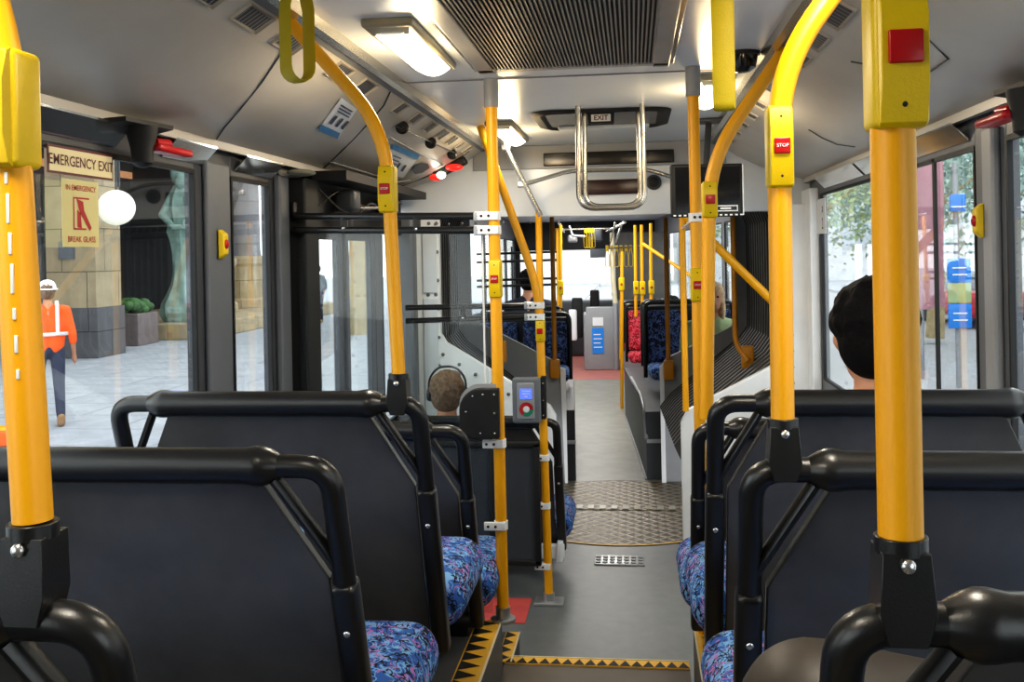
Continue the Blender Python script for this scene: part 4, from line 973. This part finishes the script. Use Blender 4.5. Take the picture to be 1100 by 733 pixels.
for z in (1.68, 1.60, 1.42, 1.36):
    b = MB(F); b.tube([(-1.15, 3.2, z), (-.36, 3.2, z+.01)], .012, seg=8); b.build('screen_rail', M['black'], label='thin black cross rail at %s height beyond the bellows' % {1.68: 'topmost', 1.60: 'second', 1.42: 'third', 1.36: 'lowest'}[z], cat='rail')
# ceiling rails and straps in front half
b = MB(F); b.tube([(-.33, 7.2, 2.0), (.35, 7.2, 2.0)], .014, seg=8); b.tube([(-.33, 3.0, 1.97), (-.33, 9.0, 2.0)], .014, seg=8); b.tube([(.33, 3.5, 1.97), (.33, 9, 2.0)], .014, seg=8); b.tube([(.30, 5.0, 2.02), (.22, 5.0, 1.72), (.7, 5.0, 1.74)], .012, seg=8); b.tube([(.40, 5.2, 2.05), (.30, 5.2, 1.78)], .012, seg=8); b.build('ceiling_grab_rail', M['steel'], label='steel ceiling grab rails carrying the far yellow straps', cat='rail')
for k in range(6): strap(.20+.055*k, 5.05+.05*(k % 2), 1.74, 1.50, .045, 'yellow hand strap in the cluster on the far steel rail', xf=F, wid=.010, group='far cluster of yellow straps', m=M['lemon'])
for k in range(4): strap(-.02+.035*k, 7.2, 2.0, 1.74, .05, 'yellow hand strap hanging in front of the windscreen', xf=F, wid=.014, group='yellow straps before the windscreen', m=M['lemon'])
# driver area
p = thing('driver_partition', (.3, 7.6, 0), 'grey curved driver cab partition with a blue notice', 'partition', mx=F)
q = MB(F); n = 8
arc = [(-.05+.0*k, 7.7) for k in range(1)]+[(.02+.25*math.sin(PI/2*k/n)*1.0+.0, 7.45+.25*math.cos(PI/2*k/n)-.25) for k in range(n+1)]
q.rbox((.17, 7.55, .45), (.40, .05, .9), .02); q.rbox((.60, 7.6, .5), (.5, .05, 1.0), .02); q.rbox((.385, 7.52, .5), (.05, .1, 1.02), .02); q.rbox((-.04, 7.8, .40), (.05, .55, .8), .02)
q.build('panel_board', M['lgrey'], p)
q = MB(F); q.b2((.05, 7.515, .24), (.215, 7.522, .60)); q.build('blue_notice', M['signblue'], p, smooth=False)
q = MB(F); q.b2((.06, 7.515, .63), (.21, 7.522, .75)); 
for k in range(4): q.b2((.07, 7.512, .32+.06*k), (.19-.02*(k % 2), 7.515, .335+.06*k))
q.build('white_notice', M['paper'], p, smooth=False)
q = MB(F); q.tube([(.385, 7.5, .95), (.36, 7.5, 1.35), (.36, 7.5, 1.95)], .035, fil=.05, seg=10); q.build('cab_post', M['cream'], p)
q = MB(F); q.b2((.40, 7.55, 1.0), (1.1, 7.57, 1.95)); q.build('cab_screen', M['shell'], p, smooth=False)
p = thing('dashboard', (-.3, 9, 0), 'dark dashboard and ticket machine below the windscreen', 'dashboard', mx=F)
q = MB(F); q.rbox((0, 9.7, .45), (2.2, .6, .9), .05); q.build('dash_body', M['dgrey'], p)
q = MB(F); q.rbox((.12, 8.6, .85), (.14, .14, .5), .03); q.rbox((-.15, 8.3, .7), (.16, .14, .6), .03); q.build('ticket_machine', M['blackmatte'], p)
q = MB(F); q.rbox((-.22, 7.9, .62), (.12, .14, .45), .03); q.build('reader_post', M['white'], p)
q = MB(F); q.lathe((.62, 9.1, 1.0), [(.21, 0), (.225, .01), (.21, .02), (.20, .01)], axis=(0, -.5, .85)); q.build('steering_wheel', M['blackmatte'], p)
q = MB(F); q.b2((-1.2, 10.2, -.1), (1.2, 10.3, .85)); q.b2((-1.2, 10.2, 1.72), (1.2, 10.3, 2.3)); q.b2((-1.25, 10.2, .8), (-1.1, 10.3, 1.8)); q.b2((1.1, 10.2, .8), (1.25, 10.3, 1.8)); fstruct('wall_front.003', q, M['blackmatte'], 'dark surround of the windscreen', smooth=False)
q = MB(F); q.b2((-1.1, 10.24, .85), (1.1, 10.246, 1.72)); fstruct('window_20', q, M['glass'], 'bright windscreen at the far end of the bus', smooth=False)
b = MB(F); b.rbox((.22, 10.0, 1.66), (.26, .03, .15), .01); b.build('sun_visor', M['grey'], label='small grey sun visor across the top of the bright windscreen', cat='visor')
b = MB(F); b.rbox((.18, 9.4, 1.95), (.2, .2, .2), .03); b.rbox((-.2, 9.4, 1.9), (.16, .2, .12), .03, 1); b.tube([(-.25, 9.4, 2.1), (-.2, 9.3, 1.95), (0, 9.3, 1.93)], .02, 1); b.build('driver_equipment', [M['dgrey'], M['alu']], label='dark equipment boxes above the windscreen', cat='equipment')

# ------------------------------------------------------------------ PEOPLE
def limb(mb, pts, rs, seg=10):
    """tapered capsule chain"""
    P = [Vector(p) for p in pts]
    for i in range(len(P)-1):
        a, c = P[i], P[i+1]; n = max(2, int((c-a).length/.05)); Q = [a.lerp(c, t/n) for t in range(n+1)]
        mb.tube(Q, [rs[i]+(rs[i+1]-rs[i])*t/n for t in range(n+1)], seg=seg)
    for p, r in zip(P, rs): mb.ell(p, (r, r, r), 0, seg, 8)
def remesh(o, vox):
    m = o.modifiers.new('r', 'REMESH'); m.mode = 'VOXEL'; m.voxel_size = vox; m.use_smooth_shade = True
    s = o.modifiers.new('s', 'SMOOTH'); s.factor = .5; s.iterations = 3
def person(loc, rz, label, J, hair, skin=M['skin'], top=M['shirt'], bottom=M['navycloth'], sc=1., xf=None, vox=.012, hairlong=False, bald=False, extra=None, tilt=0., hs=1.):
    """J: joints in local space, facing +y"""
    root = thing('person', loc, label, 'person', rz=rz, mx=xf)
    def lb(q, name, m, v=vox):
        q.v = [p*sc for p in q.v]; o = q.build(name, m, root, local=True); remesh(o, v); return o
    h = Vector(J['head']); q = MB(); rx = Matrix.Rotation(tilt, 3, 'X') @ Matrix.Scale(hs, 3)
    if hs != 1: h = h+Vector((0, 0, .02))
    q.ell(h, (.074, .092, .108), 0, 20, 14, rot=rx); q.ell(h+rx @ Vector((0, .022, -.06)), (.056, .066, .062), 0, 16, 10, rot=rx)
    q.ell(h+rx @ Vector((0, .098, -.022)), (.012, .018, .022), 0, 10, 8); q.ell(h+rx @ Vector((0, .084, -.065)), (.026, .012, .009), 0, 10, 6)
    for s in (-1, 1): q.ell(h+rx @ Vector((s*.078, 0, -.015)), (.009, .02, .03), 0, 8, 8); q.ell(h+rx @ Vector((s*.03, .082, .005)), (.018, .012, .010), 0, 8, 6)
    n_ = Vector(J['neck']); limb(q, [h+Vector((0, -.02, -.06)), n_], [.052, .058])
    limb(q, [J['neck'], J['chest'], J['hip']], [.07, .115, .12])
    for s in ('l', 'r'):
        k = -1 if s == 'l' else 1
        limb(q, [J['sh'+s], J['el'+s], J['wr'+s]], [.05, .04, .026])
        wr = Vector(J['wr'+s]); d = (wr-Vector(J['el'+s])).normalized(); sd = d.cross(Vector((0, 1, 0)) if abs(d.z) > .7 else Vector((0, 0, 1))).normalized(); sd = sd*k
        pm = wr+d*.05; limb(q, [wr, pm, wr+d*.085], [.026, .034, .030])
        for i, (o, ln) in enumerate(((-.030, .062), (-.010, .075), (.010, .070), (.029, .055))):
            b0 = wr+d*.085+Vector((0, 1, 0))*o if abs(d.z) > .7 else wr+d*.085+sd*o
            limb(q, [b0, b0+d*ln*.5, b0+d*ln+Vector((0, .008, -.008))], [.0095, .0085, .0075], 8)
        t0 = wr+d*.035+Vector((0, .03, 0)); limb(q, [t0, t0+d*.03+Vector((0, .022, 0)), t0+d*.06+Vector((0, .026, 0))], [.012, .011, .009], 8)
        limb(q, [J['hip'+s], J['kn'+s], J['an'+s]], [.075, .055, .036])
        an = Vector(J['an'+s]); limb(q, [an, an+Vector((0, .06, -.045)), an+Vector((0, .15, -.055))], [.038, .036, .030])
    lb(q, 'body', skin)
    # clothes
    q = MB(); nk = Vector(J['neck']); ch = Vector(J['chest']); hp = Vector(J['hip'])
    for s in (-1, 1): limb(q, [nk+Vector((s*.03, 0, -.05)), ch+Vector((s*.07, 0, 0)), hp+Vector((s*.05, 0, .03))], [.082, .135, .135])
    for s in ('l', 'r'):
        cuff = Vector(J['el'+s]).lerp(Vector(J['wr'+s]), J.get('sleeve', .85)); limb(q, [nk+Vector((0, 0, -.05)), J['sh'+s]], [.07, .068]); limb(q, [J['sh'+s], J['el'+s], cuff], [.066, .052, .042 if J.get('sleeve', .85) > .4 else .05])
    lb(q, 'shirt', top, vox*1.3)
    q = MB(); limb(q, [hp+Vector((0, 0, .02)), hp], [.125, .13])
    for s in ('l', 'r'): limb(q, [J['hip'+s], J['kn'+s], Vector(J['kn'+s]).lerp(Vector(J['an'+s]), .92)], [.095, .07, .055])
    lb(q, 'trousers', bottom, vox*1.3)
    for s in ('l', 'r'):
        q = MB(); an = Vector(J['an'+s]); limb(q, [an+Vector((0, -.01, .03)), an+Vector((0, -.01, -.04)), an+Vector((0, .16, -.05))], [.05, .052, .042]); lb(q, 'shoe', M['boot'], vox)
    if not bald:
        q = MB(); q.ell(h+rx @ Vector((0, -.018, .030)), (.090, .100, .098), 0, 18, 12, rot=rx); q.ell(h+rx @ Vector((0, -.040, -.018)), (.084, .072, .082), 0, 16, 10, rot=rx)
        q.ell(h+rx @ Vector((.02, .04, .09)), (.05, .05, .03), 0, 10, 8)
        rh = random.Random(5)
        for _ in range(150):
            a = rh.uniform(0, 2*PI); e = rh.uniform(-.5, 1); c_ = Vector((math.cos(a)*math.sqrt(max(0, 1-e*e))*.090, -.02+math.sin(a)*math.sqrt(max(0, 1-e*e))*.096, .028+e*.094))
            if c_.y > .045 and c_.z < .06: continue
            q.ell(h+rx @ c_, (.010, .012, .014), 0, 6, 5)
        if hairlong:
            for s in (-1, 1): q.ell(h+Vector((s*.07, -.02, -.09)), (.035, .06, .13), 0, 12, 8)
            q.ell(h+Vector((0, -.08, -.1)), (.08, .04, .14), 0, 12, 8)
        lb(q, 'hair', hair, .008)
    for s in (-1, 1):
        q = MB(); q.ell(h+rx @ Vector((s*.03, .091, .004)), (.010, .006, .007), 0, 8, 6); q.v = [p*sc for p in q.v]; q.build('eye', M['blackmatte'], root, local=True)
    if extra: extra(root, h, sc)
    return root
def seated(d=.0):
    return dict(head=(0, .02, .78-d), neck=(0, -.01, .62-d), chest=(0, -.02, .40-d*.6), hip=(0, 0, .10), shl=(-.185, -.01, .53-d), shr=(.185, -.01, .53-d), ell=(-.23, .06, .27-d*.4), elr=(.23, .06, .27-d*.4),
                wrl=(-.15, .27, .20), wrr=(.15, .27, .20), hipl=(-.09, .03, .08), hipr=(.09, .03, .08), knl=(-.11, .44, .10), knr=(.11, .44, .10), anl=(-.11, .46, -.33), anr=(.11, .46, -.33))
person((.80, 2.60, .815), 0, 'person with short black hair in a pale shirt, seated ahead on the road side', seated(.16), M['hairblack'], sc=1.0, vox=.011, hs=1.17)
def phones(root, h, sc):
    q = MB(); q.tube([h+Vector((-.098, -.0, -.01)), h+Vector((-.10, 0, .06)), h+Vector((-.05, 0, .125)), h+Vector((.05, 0, .125)), h+Vector((.10, 0, .06)), h+Vector((.098, 0, -.01))], .009, fil=.04, seg=8, flat=(.006, .014, (1, 0, 0))); o = q.build('headphones', M['dgrey'], root, local=True)
    for s in (-1, 1): q = MB(); q.lathe(h+Vector((s*.092, 0, -.02)), [(.036, -.012), (.04, 0), (.034, .014)], axis=(s, 0, 0)); q.build('ear_cup', M['shell_lo'], o, local=True)
person((-.797, 5.06, .185), 0, 'person with grey-brown hair and over-ear headphones, seated beyond the card box', seated(), M['hairbrown'], top=M['darkcloth'], vox=.012, extra=phones, sc=.98)
person((-.65, 3.35, .62), 0, 'person with dark hair and dark clothes seated beyond the door-side navy seat', seated(), M['hairblack'], top=M['darkcloth'], xf=F, vox=.016)
person((.78, 3.5, .32), 0, 'person with dark hair just above the navy seat, road side', seated(), M['hairblack'], top=M['darkcloth'], xf=F, vox=.016)
person((.88, 1.34, .53), PI, 'person with long blonde hair facing the joint beside the road-side bellows', seated(), M['hairblonde'], top=M['leafpale'], xf=F, vox=.014, hairlong=True)
# ------------------------------------------------------------------ EXTERIOR
GZ = -.32
b = MB(); b.b2((-60, -12, GZ-.1), (-1.9, 90, GZ+.0)); b.build('ground', M['pave'], label='pale grey street paving beyond the door side', kind=S, smooth=False, origin=False)
b = MB(); b.b2((-1.9, -12, GZ-.2), (50, 90, GZ-.12)); b.build('road', M['road'], label='pale asphalt road', kind=S, smooth=False, origin=False)
b = MB(); b.b2((9.5, -12, GZ-.2), (50, 90, GZ)); b.build('pavement', M['pave'], label='pavement on the far side of the road', kind=S, smooth=False, origin=False)
# building with dark shop front, sandstone pillar
p = thing('stone_building', (-17, 25, GZ), 'city building with dark recessed shop front and sandstone pillars across the paving', 'building')
q = MB(); q.b2((-19.5, 4, GZ), (-19, 40, 12)); q.b2((-19, 35.6, GZ), (-14, 36, 6.1)); q.build('shop_front', M['darkwall'], p, smooth=False)
q = MB(); q.b2((-18.95, 6, 4.85), (-18.9, 40, 5.1)); q.build('light_band', M['orangeband'], p, smooth=False)
for k, (x, y) in enumerate(((-11.45, 19.6), (-14.6, 11.0))):
    q = MB(); q.b2((x-.55, y-.5, GZ+1.05), (x+.55, y+.5, 6.1)); q.build('pillar', M['stone'], p, smooth=False)
    q = MB(); q.b2((x-.60, y-.55, GZ), (x+.60, y+.55, GZ+1.05)); q.build('pillar_base', M['granite'], p, smooth=False)
q = MB(); q.b2((-11.70, 19.06, 1.75), (-11.35, 19.1, 2.12)); q.build('wall_plaque', M['grey'], p, smooth=False)
q = MB(); q.b2((-20, 4, 6.15), (-10.6, 36, 14)); q.build('upper_facade', M['stone'], p, smooth=False)
# round columns on stone plinth
def column(x, y, r, label):
    root = thing('stone_column', (x, y, .08), label, 'column')
    q = MB(); q.lathe((x, y, .08), [(r*1.5, 0), (r*1.5, .25), (r*1.35, .32), (r*1.35, 1.35), (r*1.48, 1.45), (r*1.48, 1.6), (r*1.15, 1.7)], seg=28); q.build('column_base', M['stone'], root)
    q = MB(); q.lathe((x, y, .08), [(r*1.05, 1.7), (r, 1.9), (r*.94, 6.02)], seg=28); q.build('shaft', M['column'], root)
column(-12.7, 28.4, .60, 'big round grey stone column behind the green statue'); column(-12.75, 31.2, .62, 'massive round column on a carved base in the narrow window')
b = MB(); b.b2((-15.5, 23.3, GZ), (-10.4, 34, GZ+.40)); b.build('stone_plinth', M['stone'], label='low pale stone plinth carrying statue and columns', cat='plinth', smooth=False, bevel=.03)
# statue: draped standing figure
p = thing('statue', (-11.5, 24.3, GZ+.40), 'tall weathered green copper statue of a draped figure on the plinth', 'statue')
q = MB(); c = Vector((-11.5, 24.3, GZ+.40)); SS = .82
prof = [(.58, 0), (.72, .25), (.70, .55), (.52, .85), (.36, 1.2), (.30, 1.6), (.30, 2.2), (.36, 2.6), (.46, 2.85), (.42, 3.2), (.48, 3.6), (.42, 3.95), (.28, 4.2), (.2, 4.35)]
vs = []; seg = 28
for i, (r, z) in enumerate(prof):
    for k in range(seg):
        a = 2*PI*k/seg; rr_ = r*(1+.09*math.sin(6*a+z*1.6)+.05*math.sin(11*a-z))
        vs.append(c+Vector((rr_*math.cos(a), rr_*math.sin(a)*.8, z)))
q.add(vs, [(i*seg+k, i*seg+(k+1) % seg, (i+1)*seg+(k+1) % seg, (i+1)*seg+k) for i in range(len(prof)-1) for k in range(seg)])
q.ell(c+Vector((.05, -.1, 4.45)), (.20, .22, .28)); limb(q, [c+Vector((.3, -.2, 3.9)), c+Vector((.62, -.4, 3.45)), c+Vector((.35, -.6, 3.1))], [.14, .12, .09]); limb(q, [c+Vector((-.3, -.1, 3.9)), c+Vector((-.5, -.3, 3.4)), c+Vector((.0, -.6, 3.0))], [.14, .12, .09]); limb(q, [c+Vector((.0, -.6, 3.0)), c+Vector((.95, -.5, 2.95))], [.10, .05]); q.ell(c+Vector((-.12, 0, 4.75)), (.22, .2, .4))
q.v = [c+(v-c)*SS for v in q.v]; q.build('figure', M['copper'], p)
# planter
p = thing('planter', (-11.8, 22.2, GZ), 'square metal planter with clipped green shrub beside the pillar', 'planter')
q = MB(); q.prism([(-12.22, 21.7, GZ), (-11.38, 21.7, GZ), (-11.38, 22.7, GZ), (-12.22, 22.7, GZ)], (0, 0, .76)); q.build('planter_box', M['planter'], p, smooth=False, bevel=.02)
q = MB()
for k in range(26): q.ell((-11.8+random.uniform(-.34, .34), 22.2+random.uniform(-.4, .4), GZ+.82+random.uniform(-.05, .2)), (.15, .15, .12), 0, 10, 7)
q.build('shrub', M['leaf'], p)
# globe lamp
p = thing('globe_lamp', (-10.25, 18.8, 2.4), 'glowing round white globe lamp hanging beside the stone pillar', 'lamp')
q = MB(); q.ell((-10.25, 18.8, 2.78), (.37, .37, .36), 0, 24, 16); q.build('globe', M['globe'], p); q = MB(); q.cyl((-10.25, 18.8, 3.1), (-10.25, 18.8, 6.3), .02); q.b2((-10.7, 18.6, 6.15), (-10.1, 19, 6.2)); q.build('rod', M['dgrey'], p)
b = MB(); b.b2((-11.16, 20, 3.3), (-10.84, 20.05, 4.1), 0); text(b, 'X', (-11.0, 19.99, 3.86), (1, 0, 0), (0, 0, 1), .2, 1); text(b, 'I', (-11.0, 19.99, 3.55), (1, 0, 0), (0, 0, 1), .16, 1); b.build('hanging_sign', [M['dgrey'], M['paper']], label='small dark hanging sign with white letters above the globe lamp', cat='sign', smooth=False)
# worker
def hat(root, h, sc):
    q = MB(); q.lathe(h+Vector((0, 0, .03)), [(.125, 0), (.12, .012), (.105, .02), (.10, .06), (.075, .10), (.035, .122), (0, .127)]); q.v = [p*sc for p in q.v]; q.build('hard_hat', M['helmet'], root, local=True)
    q = MB()
    for s in (-1, 1): q.tube([Vector((s*.10, -.155, 1.12)), Vector((s*.10, -.12, 1.48)), Vector((s*.10, .02, 1.53)), Vector((s*.10, .135, 1.44)), Vector((s*.10, .13, 1.12))], .02, flat=(.006, .022, (0, 1, 0)), seg=8)
    q.tube([Vector((.24*math.cos(a), .155*math.sin(a), 1.13)) for a in [2*PI*k/20 for k in range(20)]], .02, closed=True, flat=(.006, .022, (1, 0, 0)), seg=8)
    q.v = [p*sc for p in q.v]; q.build('reflective_tape', M['reflect'], root, local=True)
standing = dict(head=(0, .03, 1.64), neck=(0, 0, 1.47), chest=(0, 0, 1.24), hip=(0, 0, .96), shl=(-.2, 0, 1.41), shr=(.2, 0, 1.41), ell=(-.26, -.04, 1.12), elr=(.27, -.04, 1.12), wrl=(-.27, .08, .88), wrr=(.29, .06, .86), hipl=(-.1, 0, .93), hipr=(.1, 0, .93), knl=(-.12, .06, .5), knr=(.11, -.04, .5), anl=(-.12, .02, .09), anr=(.12, -.14, .09))
standing['sleeve'] = .35
w_ = person((-6.95, 11.2, GZ), R(35), 'person in white hard hat, orange reflective vest and navy trousers walking on the paving', standing, M['hairbrown'], top=M['orange'], bottom=M['navycloth'], extra=hat, vox=.016)
person((-7.2, 25.5, GZ), R(200), 'distant person in a white top seen through the bus door glass', standing, M['hairbrown'], top=M['reflect'], bottom=M['navycloth'], vox=.03)
person((-9.4, 29.0, GZ), R(160), 'second distant person, dark clothes, beyond the bus door glass', standing, M['hairblack'], top=M['grey'], bottom=M['darkcloth'], vox=.03)
# road works barrier base seen at the window corner
b = MB(); b.rbox((-6.95, 10.1, GZ+.08), (.7, .4, .16), .03); b.rbox((-6.95, 10.1, GZ+.16), (.5, .2, .05), .02, 1); b.build('barrier_foot', [M['orange'], M['yellow']], label='orange and yellow barrier foot low on the paving by the worker', cat='barrier')
# trees
def tree(x, y, h, cr, leafm, label, n=3000, tr=.16, base=None, spread=None):
    gz = GZ if base is None else base
    root = thing('street_tree', (x, y, gz), label, 'tree')
    q = MB(); rnd = random.Random(int(x*10+y*7)); top = Vector((x, y, gz+h*.72))
    q.tube([(x, y, gz), (x+.08, y, gz+h*.25), (x-.05, y+.05, gz+h*.5), top], [tr*1.2, tr, tr*.8, tr*.4], seg=10)
    tips = []
    for k in range(9):
        a = rnd.uniform(0, 2*PI); s = Vector((x, y, gz+h*rnd.uniform(.38, .6))); e = s+Vector((math.cos(a)*cr*.7, math.sin(a)*cr*.7, h*rnd.uniform(.12, .34))); tips.append(e)
        q.tube([s, s.lerp(e, .5)+Vector((0, 0, .15)), e], [tr*.45, tr*.3, tr*.12], seg=6)
    q.build('trunk', M['bark'], root)
    q = MB(); cc = Vector((x, y, gz+h*.74))
    for k in range(n):
        ct = rnd.choice(tips+[cc, cc]); d = Vector((rnd.gauss(0, 1), rnd.gauss(0, 1), rnd.gauss(0, .8)))*cr*.36; c = ct+d; s = cr*rnd.uniform(.022, .05)
        u = Vector((rnd.gauss(0, 1), rnd.gauss(0, 1), rnd.gauss(0, 1))).normalized(); v = u.cross(Vector((rnd.gauss(0, 1), rnd.gauss(0, 1), rnd.gauss(0, 1)))).normalized()
        q.add([c-u*s, c-v*s*.5, c+u*s, c+v*s*.5], [(0, 1, 2, 3)])
    q.build('foliage', leafm, root, smooth=False)
    return root
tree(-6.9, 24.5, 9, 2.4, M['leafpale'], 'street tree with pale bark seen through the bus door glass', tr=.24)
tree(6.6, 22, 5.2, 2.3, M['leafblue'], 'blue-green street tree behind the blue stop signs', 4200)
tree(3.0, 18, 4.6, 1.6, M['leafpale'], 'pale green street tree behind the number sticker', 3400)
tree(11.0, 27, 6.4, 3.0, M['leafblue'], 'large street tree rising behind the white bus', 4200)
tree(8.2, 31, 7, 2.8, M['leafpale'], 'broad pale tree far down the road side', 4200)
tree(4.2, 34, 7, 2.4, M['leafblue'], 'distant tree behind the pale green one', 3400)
# white bus on the road
p = thing('white_bus', (8.9, 13, GZ-.12), 'white city bus standing on the road beside', 'bus')
bx0, bx1, by0, by1 = 7.35, 9.8, 7.5, 18.6; g0 = GZ-.12
q = MB(); q.rbox(((bx0+bx1)/2, (by0+by1)/2, g0+1.72), (bx1-bx0, by1-by0, 2.75), .2, n=4); q.build('bus_body', M['buswhite'], p)
for k in range(6):
    q = MB(); y = by0+.5+k*1.75; q.b2((bx0-.015, y, g0+1.65), (bx0+.02, y+1.6, g0+2.6)); q.build('bus_window', M['busglass'], p, smooth=False)
q = MB(); q.b2((bx0+.2, by1-.02, g0+1.4), (bx1-.2, by1+.015, g0+2.75)); q.build('bus_windscreen', M['busglass'], p, smooth=False)
for y in (by0+2.2, by1-1.6):
    q = MB(); q.lathe((bx0-.02, y, g0+.5), [(.5, 0), (.5, .3), (.3, .3)], axis=(1, 0, 0), seg=28); q.lathe((bx0-.04, y, g0+.5), [(.27, 0), (.27, .05)], 1, axis=(1, 0, 0)); q.build('wheel', [M['tyre'], M['lgrey']], p)
# bus stop signs, shelter, banners
p = thing('stop_sign_board', (5.0, 15, GZ), 'blue and white bus stop sign boards on a post beyond the far window', 'sign')
q = MB(); q.cyl((4.95, 15.2, GZ-.12), (4.95, 15.2, 2.9), .04); q.build('post', M['lgrey'], p)
for z, m_ in ((1.30, M['signblue']), (.35+.28, M['signblue']), (2.3, M['signblue'])):
    q = MB(); q.rbox((4.95, 15.1, z), (.33 if z < 2 else .22, .04, .36 if z < 2 else .25), .01); 
    for k in range(2 if z < 2 else 1): q.b2((4.85, 15.07, z-.07+.1*k), (5.05, 15.078, z-.05+.1*k), 1)
    q.build('sign_panel', [m_, M['paper']], p)
q = MB(); q.rbox((4.95, 15.1, .97), (.33, .03, .3), .01); q.build('route_map', M['leafpale'], p)
b = MB(); b.rbox((2.95, 16, 2.05), (.3, .05, .35), .02); b.cyl((2.95, 16.05, GZ-.12), (2.95, 16.05, 2.2), .03, 1); b.build('parking_sign', [M['signblue'], M['lgrey']], label='small blue sign on a thin post behind the number sticker window corner', cat='sign')
for k, (x, y) in enumerate(((4.35, 15.6), (4.72, 16.2), (4.05, 15.4))):
    p = thing('street_banner', (x, y, GZ), 'tall maroon banner on a pole outside the wide road-side window', 'banner', 'maroon street banners')
    q = MB(); q.cyl((x, y, GZ-.12), (x, y, 3.6), .03); q.build('post', M['lgrey'], p)
    q = MB(); n = 8; q.add([(x+.04+.32*(0 if j == 0 else 1), y+.05*math.sin(i*.9), .7+2.7*i/n+(.12 if j else 0)*(i/n)) for i in range(n+1) for j in (0, 1)], [(2*i, 2*i+1, 2*i+3, 2*i+2) for i in range(n)]); q.build('banner_cloth', M['banner'], p)
for x, y in ((5.5, 13.8), (5.25, 14.6), (4.6, 13.2)):
    b = MB(); b.cyl((x, y, GZ-.12), (x, y, .95), .05); b.build('bollard', M['yellow'], label='yellow post standing by the bus stop outside', cat='bollard', group='yellow posts by the stop')
# red car
p = thing('car', (9.2, 27, GZ), 'red car behind the blue stop signs', 'car')
q = MB(); q.rbox((9.2, 27.5, g0+.6), (1.8, 4.2, .65), .2, n=4); q.build('car_body', M['carred'], p)
q = MB(); q.rbox((9.2, 27.7, g0+1.1), (1.5, 2.2, .55), .22, n=4); q.build('cabin', M['busglass'], p)
for sx in (-1, 1):
    for y in (26.2, 28.8): q = MB(); q.lathe((9.2+sx*.8-.1, y, g0+.32), [(.32, 0), (.32, .2)], axis=(1, 0, 0)); q.build('wheel', M['tyre'], p)
# far buildings
for i, (x0, y0, x1, y1, h, m_, lb_) in enumerate(((16, -5, 25, 26, 16, M['bldg'], 'pale building across the road'), (3, 60, 30, 70, 20, M['bldg2'], 'grey tower block far down the road'), (-9, 62, 1.5, 72, 3.0, M['bldg'], 'low pale building straight ahead of the bus'))):
    p = thing('city_building', ((x0+x1)/2, (y0+y1)/2, GZ), lb_, 'building')
    q = MB(); q.b2((x0, y0, GZ-.2), (x1, y1, h)); q.build('facade', m_, p, smooth=False)
    q = MB()
    for k in range(6):
        for j in range(4):
            z = 1.5+j*3.6
            if z+2 > h: continue
            if i in (0,): yy = y0+2+k*5.5; q.b2((x0-.05, yy, z), (x0, yy+2.6, z+2.2))
            else: xx = x0+.8+k*(x1-x0)/6.2; q.b2((xx, y0-.05, z), (xx+(x1-x0)/11, y0, z+2.2))
    q.build('window_grid', M['farglass'], p, smooth=False)

# ------------------------------------------------------------------ world, lights, camera
wd = bpy.data.worlds.new('World'); SC.world = wd; wd.use_nodes = True; nt = wd.node_tree; nt.nodes.clear()
out = nt.nodes.new('ShaderNodeOutputWorld'); bg = nt.nodes.new('ShaderNodeBackground')
tcw = nt.nodes.new('ShaderNodeTexCoord'); sp = nt.nodes.new('ShaderNodeSeparateXYZ'); nt.links.new(tcw.outputs['Generated'], sp.inputs[0])
rpw = ramp(nt, [(0, (.57, .57, .58)), (.5, (.98, .98, .98)), (1, (.94, .96, 1))]); mrw = nt.nodes.new('ShaderNodeMapRange'); mrw.inputs['From Min'].default_value = -1
nt.links.new(sp.outputs['Z'], mrw.inputs['Value']); nt.links.new(mrw.outputs[0], rpw.inputs[0]); nt.links.new(rpw.outputs[0], bg.inputs[0]); bg.inputs[1].default_value = 3.5
nt.links.new(bg.outputs[0], out.inputs[0])
for x, y, sx_, sy_, e, xf in ((0, 3.2, .5, 1.4, 34, F), (0, 6.3, .5, 1.4, 34, F), (0, 9.0, .5, .8, 16, F)):  # extra fill lights without fixtures, added to brighten the front half
    li = bpy.data.lights.new('lamp_and_fill_light', 'AREA'); li.shape = 'RECTANGLE'; li.size = sx_; li.size_y = sy_; li.energy = e; li.color = (1, .96, .9)
    lo = bpy.data.objects.new('lamp_and_fill_light', li); COL.objects.link(lo); lo.matrix_world = xf @ Matrix.Translation((x, y, 2.17))
cam = bpy.data.cameras.new('Camera'); co = bpy.data.objects.new('Camera', cam); COL.objects.link(co); SC.camera = co
cam.sensor_width = 36; cam.lens = 1050/1100*36; cam.clip_start = .05; cam.clip_end = 300
cam.shift_y = -(366.5-272.6)/1100
yaw = math.atan(130/1050)
co.matrix_world = Matrix.Translation((.19, 0, 1.68)) @ Matrix.Rotation(yaw, 4, 'Z') @ Matrix.Rotation(PI/2, 4, 'X') @ Matrix.Rotation(-.02, 4, 'Z')
SC.view_settings.view_transform = 'Standard'
try: SC.view_settings.look = 'Medium High Contrast'
except Exception as ex: print('LOOK', ex)
SC.view_settings.exposure = .0
SC.cycles.max_bounces = 10; SC.cycles.transparent_max_bounces = 16; SC.cycles.diffuse_bounces = 5; SC.cycles.glossy_bounces = 4
SC.cycles.sample_clamp_indirect = 6
SC.cycles.use_denoising = True
